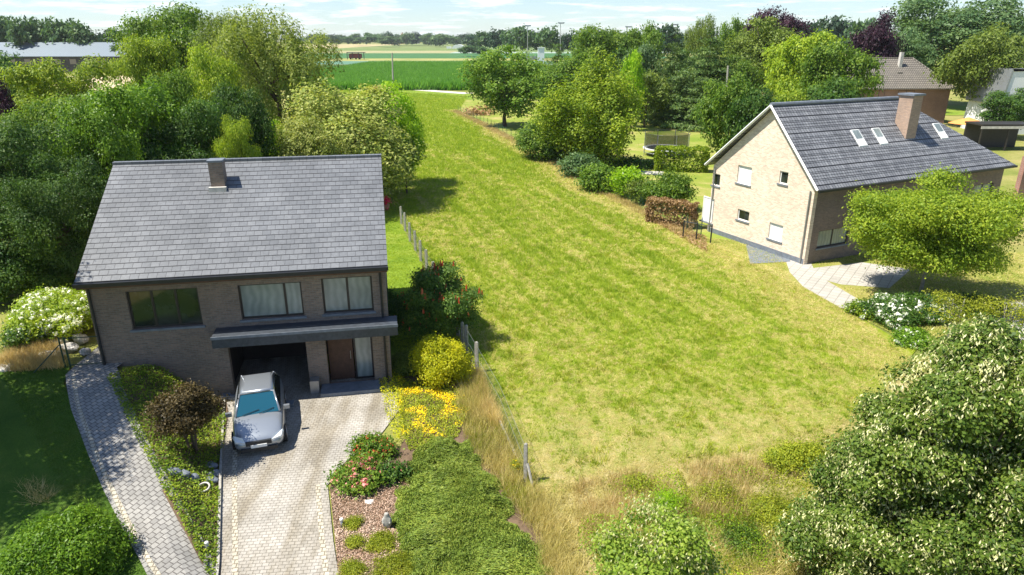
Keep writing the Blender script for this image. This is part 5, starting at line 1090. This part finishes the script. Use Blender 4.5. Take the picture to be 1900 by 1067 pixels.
for a, b in zip(us[:-1], us[1:]):
    hs = sorted([h for h in gh if h[0] < b-1e-6 and h[1] > a+1e-6], key=lambda h: h[2]); z = -.1
    for h in hs: 
        if h[2] > z: mb.add([(0,a,z),(.3,a,z),(.3,b,z),(0,b,z),(0,a,h[2]),(.3,a,h[2]),(.3,b,h[2]),(0,b,h[2])], [(0,3,2,1),(4,5,6,7),(0,1,5,4),(1,2,6,5),(2,3,7,6),(3,0,4,7)])
        z = max(z, h[3])
    mb.add([(0,a,z),(.3,a,z),(.3,b,z),(0,b,z),(0,a,rtop(a)),(.3,a,rtop(a)),(.3,b,rtop(b)),(0,b,rtop(b))], [(0,3,2,1),(4,5,6,7),(0,1,5,4),(1,2,6,5),(2,3,7,6),(3,0,4,7)])
mb.build('gable_wall', cream, h2)
for k, (a, b, z0, z1) in enumerate(gh):
    f_ = MB(); fr = .07; x0, x1 = .08, .15
    f_.box(x0,x1,a,b,z0,z0+fr).box(x0,x1,a,b,z1-fr,z1).box(x0,x1,a,a+fr,z0+fr,z1-fr).box(x0,x1,b-fr,b,z0+fr,z1-fr)
    o = f_.build('window' if k != 3 else 'garage_door', white, h2); MB().box(x0+.03,x0+.05,a+.01,b-.01,z0+.01,z1-.01).build('pane', white if k in (0, 3, 5) else glass, o)
for a, b, z0, z1 in gh:
    if z0 > .3: MB().box(-.06, .07, a-.1, b+.1, z0-.1, z0-.005).build('sill', stone, h2)
MB().box(-.03, -.002, .05, D2-.05, -.1, .35).build('plinth', stone, h2)
for v_ in (.25, D2-.25): MB().tube([(-.08, v_, E2-.3), (-.08, v_, .1)], .05, 8).build('downpipe', grey, h2)
hip = 8.0; mb = MB(); courses(mb, -.35, L2+.35, -.5, E2-.1, rv, R2, 20, .1, .03, hipR=hip); courses(mb, -.35, L2+.35, D2+.5, E2-.1, rv, R2, 16, .1, .03, hipR=hip)
mb.add([(L2+.35,-.5,E2-.1),(L2+.35,D2+.5,E2-.1),(L2+.35-hip,rv,R2),(L2+.35,-.5,E2-.2),(L2+.35,D2+.5,E2-.2),(L2+.25-hip,rv,R2-.1)], [(0,1,2),(3,5,4),(0,3,4,1),(1,4,5,2),(2,5,3,0)])
rf2 = mb.build('roof', tiles, h2)
MB().tube([(-.37,rv,R2+.05),(L2+.35-hip,rv,R2+.05)], .13, 8).build('ridge_tiles', stone, rf2)
mb = MB(); mb.tube([(-.38,-.5,E2-.12),(-.38,rv,R2-.02)], .09, 4); mb.tube([(-.38,D2+.5,E2-.12),(-.38,rv,R2-.02)], .09, 4); mb.build('verge_trim', white, h2)
MB().box(-.35, L2+.35, -.66, -.52, E2-.24, E2-.1).build('gutter', black, h2)
ch = MB().box(9.9, 10.9, 1.6, 2.6, 6.0, 9.9).build('chimney', brickmat('chimney_brick', (.5,.32,.22), (.36,.24,.18), (.4,.34,.28)), h2); MB().box(9.8, 11.0, 1.5, 2.7, 9.9, 10.02).build('chimney_cap', stone, ch)
for k, u in enumerate((6.6, 8.0)): MB().add([], []) if False else None
for u in (5.2, 7.2, 13.5):
    v0, v1 = 1.4, 2.3; z0 = E2-.1+(R2-E2+.1)*(v0+.5)/(rv+.5)+.05; z1 = E2-.1+(R2-E2+.1)*(v1+.5)/(rv+.5)+.05
    mb = MB(); slope(mb, u, u+.75, v0, z0+.06, v1, z1+.06, .1); o = mb.build('skylight', white, rf2); mb = MB(); slope(mb, u+.07, u+.68, v0+.06, z0+.10, v1-.06, z1+.03, .02); mb.build('pane', curtain, o)
mb = MB(); mb.box(6.6, 9.2, -1.4, -.002, 2.7, 2.95); mb.build('porch_roof', stone, h2)
for u in (6.75, 9.05): MB().box(u-.09, u+.09, -1.3, -1.12, -.05, 2.7).build('porch_post', white, h2)
bt = sheet('stone_terrace', [(1384,456),(1462,448),(1466,486),(1392,490)], .03, stone)
g = G(1297, 435); rl = thing('garden_bin', 'small dark metal railing with posts at the left corner of the cream gable', 'railing', (g.x-.2,g.y-1.5,0))
for dx, dy in ((-1.2,.6),(-.4,0),(.4,-.8)): MB().tube([(dx,dy,0),(dx,dy,1.3)], .05, 6).build('post', black, rl)
MB().tube([(-1.2,.6,1.2),(-.4,0,1.2),(.4,-.8,1.2)], .035, 6).build('rail', black, rl)
rl.name = 'railing'
# orange parasol and dark pavilion behind
g = at(1790, 255, 94); pz = thing('garden_parasol', 'orange garden parasol behind the right end of the grey tiled roof', 'parasol', (g.x, 94, 0))
pc = MB(); n = 8; R_ = 2.3; top = (0,0,3.55); rg_ = [(math.cos(i*math.pi/4+.3)*R_, math.sin(i*math.pi/4+.3)*R_, 2.75) for i in range(n)]
pc.add([top]+rg_+[(0,0,3.5)]+[(a,b,c-.04) for a,b,c in rg_], [(0,i+1,(i+1)%n+1) for i in range(n)]+[(9,(i+1)%n+10,i+10) for i in range(n)]+[(i+1,i+10,(i+1)%n+10,(i+1)%n+1) for i in range(n)]); pc.build('canopy', plain('orange_cloth', (.75,.3,.08), .8, 0, .06), pz)
MB().tube([(0,0,0),(0,0,3.5)], .05, 8).build('pole', grey, pz)
g = at(1868, 262, 88); pv = thing('timber_pavilion', 'dark open timber pavilion with pale eaves at the right edge', 'pavilion', (g.x, 88, 0))
MB().box(-3.6,3.6,-.05,3.5,3.1,3.3).build('roof', frame_m, pv); MB().box(-3.7,3.7,-.12,-.06,2.75,3.05).build('eaves', palestone, pv); MB().box(-3.5,3.5,3.2,3.4,0,3.1).build('back_wall', frame_m, pv)
for u in (-3.4,0,3.4): MB().box(u-.08,u+.08,0,.16,0,3.1).build('post', frame_m, pv)
sheet('back_lawn', [(1690,196),(2000,196),(2000,214),(1690,214)], .02, lawn2)
g = at(1892, 310, 56); o = MB().obox((g.x+1.5, 56, 0), 4.5, .35, 2.6+at(1892,300,56).z*.5, A2).build('garden_wall', pinkb); tag(o, 'red brick garden wall at the right edge beside the grey roof', 'wall')
# ------------------------------------------------------------------ brown hipped house, white gable, cream house, barn
def hipped(name, label, cx, Y, w, d, eh, rh, wallm, roofm, rl, rz=0):
    r0 = thing(name, label, 'house', (cx, Y, 0), rz); mb = MB()
    mb.box(-w/2, w/2, 0, .3, -.1, eh).box(-w/2, w/2, d-.3, d, -.1, eh).box(-w/2, -w/2+.3, .3, d-.3, -.1, eh).box(w/2-.3, w/2, .3, d-.3, -.1, eh).build('wall', wallm, r0)
    o = .5; a = [(-w/2-o,-o,eh-.1),(w/2+o,-o,eh-.1),(w/2+o,d+o,eh-.1),(-w/2-o,d+o,eh-.1)]; t0, t1 = (-rl/2,d/2,rh),(rl/2,d/2,rh)
    mb = MB(); mb.add(a+[t0,t1]+[(x,y,z-.15) for x,y,z in a], [(0,1,5,4),(1,2,5),(2,3,4,5),(3,0,4),(0,6,7,1),(1,7,8,2),(2,8,9,3),(3,9,6,0),(6,9,8,7)]); rr = mb.build('roof', roofm, r0)
    mb = MB()
    for p, q in ((t0,t1),(a[0],t0),(a[1],t1),(a[2],t1),(a[3],t0)): mb.tube([Vector(p)+Vector((0,0,.06)), Vector(q)+Vector((0,0,.06))], .12, 6)
    mb.build('ridge_tiles', roofm, rr); return r0, rr
btile = brickmat('brown_tiles', (.27,.24,.2), (.22,.2,.17), (.07,.06,.05), .32, .42, .05, .6, 'flat', 0, 0, .3, .12, .05)
Yh = 118; cx = at(1672, 165, Yh).x; wH = wid(176, Yh)
eh = at(1690, 163, Yh).z; rh = at(1650, 108, Yh+5.5).z
hh2, rr = hipped('hipped_house', 'pink brick house with brown tiled hipped roof behind the right-hand house', cx, Yh, wH, 11, eh, rh, pinkb, btile, wH*.5, R(2))
q = at(1673, 108, Yh+4).x - cx
MB().box(q-.25, q+.25, 3.6, 4.2, rh-2.0, rh+1.0).build('chimney_pipe', palestone, hh2); MB().box(q-.9, q-.1, 2.4, 3.6, rh-2.6, rh-2.2).build('skylight', glass, rr)
u_ = at(1634, 150, Yh).x - cx; window(hh2, (u_-.9, u_+.9, eh-1.0, eh-.15) if False else (u_-1.0, u_+1.0, eh-2.3, eh-.3), -.12, curtain, 2)
u_ = at(1690, 165, Yh).x - cx; window(hh2, (u_-2.0, u_+.8, eh-2.2, eh-.4), -.12, glass, 2)
g = at(1885, 190, 104); wg = thing('white_house', 'white rendered house with a steep gable cut by the right edge', 'house', (g.x, 104, 0)); tz = at(1885,131,104).z; bz = at(1885,192,104).z
xl = at(1862,190,104).x-g.x; xt = at(1879,133,104).x-g.x
MB().prism([(xl-.4,0,-.1),(8,0,-.1),(8,0,tz),(xt,0,tz),(xl,0,bz)], (0,8,0)).build('wall', white, wg); MB().prism([(xl-.5,-.1,bz-.1),(xl-.25,-.1,bz-.2),(xt+.1,-.1,tz-.1),(xt,-.1,tz+.22),(8.2,-.1,tz+.22),(8.2,-.1,tz+.02),(xt+.1,-.1,tz+.02),(xt-.1,-.1,tz+.25)], (0,8.3,0)).build('roof_edge', grey, wg)
u2 = 4.0; window(wg, (u2, u2+1.4, bz+.2, bz+1.6), -.12, glass, 2)
Yc = 230; g = at(1880, 128, Yc); e_ = at(1880, 103, Yc).z; t_z = at(1880, 88, Yc+4).z
ch3, rr = hipped('cream_house', 'distant cream house with grey hipped roof at the right edge', g.x+2, Yc, wid(95, Yc), 9, e_, t_z, plain('cream_render', (.72,.58,.42), .8), plain('grey_roof', (.25,.26,.28), .6, 0, .2, .8), wid(70, Yc))
for k, px in enumerate((1853, 1872, 1892)):
    u_ = at(px, 110, Yc).x - (g.x+2); window(ch3, (u_-1.1, u_+1.1, e_-2.0, e_-.5), -.12, curtain, 2, fr=.12, fm=white); window(ch3, (u_-1.1, u_+1.1, e_-4.8, e_-3.3), -.12, curtain, 2, fr=.12, fm=white)
Yd = 330; g = at(1520, 96, Yd); gh3, rr = hipped('grey_roofed_house', 'distant house whose grey roof and chimney show between the trees', g.x, Yd, wid(48, Yd), 9, at(1520,99,Yd).z, at(1520,86,Yd+4).z, plain('grey_render', (.5,.48,.44), .8), plain('grey_roof_light', (.36,.37,.38), .6, 0, .2, .8), wid(22, Yd))
MB().box(-2,-1,3,4,at(1520,92,Yd).z, at(1512,81,Yd).z).build('chimney', palestone, gh3); MB().box(4.4,5.2,3,4,at(1520,96,Yd).z, at(1540,88,Yd).z+.3).build('chimney', palestone, gh3)
Yb = 300; x0 = at(-60, 100, Yb).x; x1 = at(229, 100, Yb).x; eb = at(100, 104, Yb).z; rb = at(100, 78.5, Yb+9).z
barn = thing('barn', 'long low barn with pale blue-grey metal roof and beige gable at the far left', 'barn', (x0, Yb, 0)); LB = x1-x0
rib, t_, b_ = newmat('ribbed_metal'); b_.inputs['Base Color'].default_value = (.24,.3,.35,1); b_.inputs['Roughness'].default_value = .5; b_.inputs['Metallic'].default_value = .2
tcn = N(t_, 'ShaderNodeTexCoord'); wv = N(t_, 'ShaderNodeTexWave'); wv.inputs['Scale'].default_value = .45; t_.links.new(tcn.outputs['Object'], wv.inputs['Vector']); t_.links.new(ramp(t_, wv.outputs['Fac'], [(0, (.11,.145,.18)), (.5, (.145,.18,.215)), (1, (.155,.19,.225))]), b_.inputs['Base Color'])
dkw = plain('barn_boards', (.07,.06,.055), .8, 0, .4, .3); beige = plain('barn_render', (.5,.46,.4), .8, 0, .1, .3)
MB().box(0, LB-.3, 0, .3, 0, eb).build('wall', dkw, barn)
mb = MB(); mb.prism([(LB-.3,0,-.1),(LB-.3,18,-.1),(LB-.3,18,eb),(LB-.3,9,rb-.2),(LB-.3,0,eb)], (.4,0,0)); mb.build('gable_wall', beige, barn)
mb = MB(); slope(mb, -.5, LB+.6, -.6, eb-.1, 9, rb, .25); slope(mb, -.5, LB+.6, 18.6, eb-.1, 9, rb, .25); mb.build('roof', rib, barn)
for k in range(9):
    u_ = 4+k*(LB-8)/9; MB().box(u_, u_+2.6, -.05, -.003, eb-3.2, eb-1.2).build('window', plain('barn_panel', (.3,.24,.19), .7) if k == 0 else bpy.data.materials['barn_panel'], barn)
MB().box(LB+.101, LB+.2, 3, 5, 0, 3.6).build('door', dkw, barn); MB().box(LB+.3, LB+11, 2, 9, 0, 5.4).build('annex', plain('grey_cladding', (.2,.22,.24), .7, 0, .2, .3), barn)
orange = plain('orange_crate', (.5,.25,.11), .8, 0, .25, .5)
gxx = at(268, 110, 296).x; cz_ = 0; bw = 2.6
first = None
for i in range(4):
    for j in range(4):
        if (i == 3 and j > 2) or (i == 0 and j > 2): continue
        if first is None:
            first = thing('field_crate', 'orange wooden crate in the stack beside the barn', 'crate', (gxx-5.2+i*bw, 296, j*1.55+.5), 0, 'orange crates stacked beside the barn')
            mb = MB(); mb.box(-1.2,1.2,-.9,.9,.12,.25); 
            for z in (.3,.65,1.0): mb.box(-1.2,1.2,-.9,-.82,z,z+.28).box(-1.2,1.2,.82,.9,z,z+.28).box(-1.2,-1.12,-.82,.82,z,z+.28).box(1.12,1.2,-.82,.82,z,z+.28)
            mb.build('slats', orange, first); mb = MB()
            for u in (-1.1, 0, 1.1): mb.box(u-.06,u+.06,-.96,-.905,0,1.4)
            mb.build('uprights', orange, first)
        else: dup(first, (gxx-5.2+i*bw, 296, j*1.55+.5))
mb = MB(); mb.obox((gxx-1, 296, -.1), 12, 3, .58); tag(mb.build('crate_plinth', conc), 'low concrete slab under the orange crates', 'slab')
# ------------------------------------------------------------------ poles and far objects
def pole(name, label, px, py_base, py_top, Y, r=.14, mat=None, arm=0, lamp_=False, group=None, leanpx=0):
    b = at(px, py_base, Y); t = at(px+leanpx, py_top, Y); r0 = thing(name, label, 'pole' if not lamp_ else 'floodlight mast', (b.x, Y, 0), 0, group)
    MB().tube([(0,0,-.1), (t.x-b.x,0,t.z)], [r*1.2, r*.8], 8).build('mast' if lamp_ else 'post', mat or conc, r0)
    if lamp_: MB().box(-1.6,1.6,-.3,.3,t.z-.3,t.z+.4).box(-1.9,-1.2,-.6,.6,t.z,t.z+.5).box(1.2,1.9,-.6,.6,t.z,t.z+.5).build('floodlights', grey, r0)
    elif arm: MB().box(-arm,arm,-.08,.08,t.z-.9,t.z-.7).build('crossarm', conc, r0)
    return r0
pole('utility_pole', 'slim pale concrete pole in front of the maize field', 729.5, 160, 98, 193, .22, conc, leanpx=-2)
pole('utility_pole', 'leaning pale pole with crossarm beside the barn field', 260, 142, 100, 215, .25, conc, 1.4, leanpx=-6)
pole('utility_pole', 'short pale post left of the dark olive conifer', 986, 122, 105, 260, .28, conc)
pole('utility_pole', 'pale post half hidden in the olive trees above the garden', 1351, 170, 122, 108, .18, conc)
for px, top, lab in [(979,48,'floodlight mast furthest left, rising behind the tennis fence'), (1040,43,'tallest floodlight mast behind the dark olive conifer'), (1163,50,'short floodlight mast just above the middle trees'), (1248,46,'floodlight mast left of the drooping birch')]:
    pole('floodlight_mast', lab, px, 108, top, 430, .2, conc, lamp_=True, group='sports field floodlights')
g = at(1004, 97, 400); kb = thing('white_kiosk', 'white box-shaped kiosk left of the dark olive conifer', 'kiosk', (g.x, 400, 0)); tz = at(1004,89,400).z; MB().box(-1.8,1.8,0,3,0,tz).build('wall', white, kb); MB().box(-2,2,-.3,3.3,tz,tz+.3).build('roof', white, kb)
g = at(972, 100, 480); ff = thing('sports_fence', 'grey-blue sports ground fence below the floodlight mast', 'fence', (g.x, 480, 0))
MB().box(-9,9,0,.1,0,2.2).build('panel', plain('blue_grey_panel', (.22,.28,.3), .6, 0, .15, .5), ff)
for k in range(8): MB().tube([(-8.8+2.5*k,-.08,0),(-8.8+2.5*k,-.08,2.4)], .12, 6).build('post', grey, ff)
g = at(660, 110, 485); sh = thing('field_shelter', 'open dark canopy shelter over red farm boxes in the far fields', 'shelter', (g.x, 485, 0)); tz = at(660,97,485).z; wd = wid(30, 485)
MB().box(-wd/2, wd/2, 0, 5, tz-.4, tz).build('roof', frame_m, sh)
for u in (-wd/2+.3, -2, 2, wd/2-.3): MB().box(u-.2, u+.2, .1, .5, 0, tz-.4).build('post', frame_m, sh)
tr2 = MB().box(-wd*.4, wd*.32, 1, 3.5, .9, at(660,100,485).z).box(-wd*.3, wd*.2, 1.2, 3.2, at(660,100,485).z, at(660,99.3,485).z); o = tr2.build('farm_trailer', plain('red_paint', (.18,.035,.03), .5)); o.location = (g.x, 485, 0); tag(o, 'red farm trailer standing under the dark canopy shelter', 'trailer')
mbw = MB()
for u in (-wd*.3, 0, wd*.22): mbw.tube([(u,.9,.55),(u,1.2,.55)], .55, 12)
mbw.build('wheels', tyre, o)
g = at(850, 88, 1000); tn = MB(); a = np.linspace(0, math.pi, 9); tn.prism([(math.cos(t)*9, 0, math.sin(t)*5.5) for t in a], (0, 20, 0)); tn.box(-16,-10,0,6,0,3); o = tn.build('polytunnel', white); o.location = (g.x, 1000, 0); tag(o, 'small white polytunnel in front of the far tree line', 'polytunnel')
Yv = 1900; tm_ = plain('village_tiles', (.35,.17,.12), .8, 0, .2, .1); vm_ = plain('village_walls', (.5,.42,.36), .8, 0, .2, .1)
for k, (px, w_) in enumerate([(722,20),(738,24),(755,18),(768,14)]):
    g = at(px, 68, Yv); v_ = thing('village_house', 'tiny red-roofed village house above the far tree line', 'house', (g.x, Yv+k*8, 0), 0, 'red-roofed village on the horizon'); wv_ = w_*1.4; zt = at(px, 68, Yv).z
    MB().box(-wv_/2, wv_/2, 0, 12, 0, zt-4).build('wall', vm_, v_); MB().prism([(-wv_/2-1,-1,zt-4),(-wv_/2-1,13,zt-4),(-wv_/2-1,6,zt+1)], (wv_+2,0,0)).build('roof', tm_, v_)
g = at(746, 64, Yv-10); v_ = thing('church_tower', 'tiny church tower among the red village roofs on the horizon', 'tower', (g.x, Yv-10, 0)); zt = at(746, 65, Yv).z; MB().box(-4,4,0,8,0,zt).build('tower', tm_, v_); mb = MB(); mb.add([(-4,0,zt),(4,0,zt),(4,8,zt),(-4,8,zt),(0,4,zt+7)], [(0,1,4),(1,2,4),(2,3,4),(3,0,4)]); mb.build('spire', tm_, v_)

# ------------------------------------------------------------------ air
hz = MB().box(-6200, 6200, -300, 7200, -1.1, 40).build('haze', None, None); hz.data.materials.clear()
hm = bpy.data.materials.new('haze'); hm.use_nodes = True; t = hm.node_tree; t.nodes.clear()
ho = N(t, 'ShaderNodeOutputMaterial'); hv = N(t, 'ShaderNodeVolumePrincipled'); hv.inputs['Color'].default_value = (.9,.95,1,1); hv.inputs['Density'].default_value = .00009; hv.inputs['Anisotropy'].default_value = .2
t.links.new(hv.outputs[0], ho.inputs['Volume']); hz.data.materials.append(hm); hz['kind'] = 'stuff'
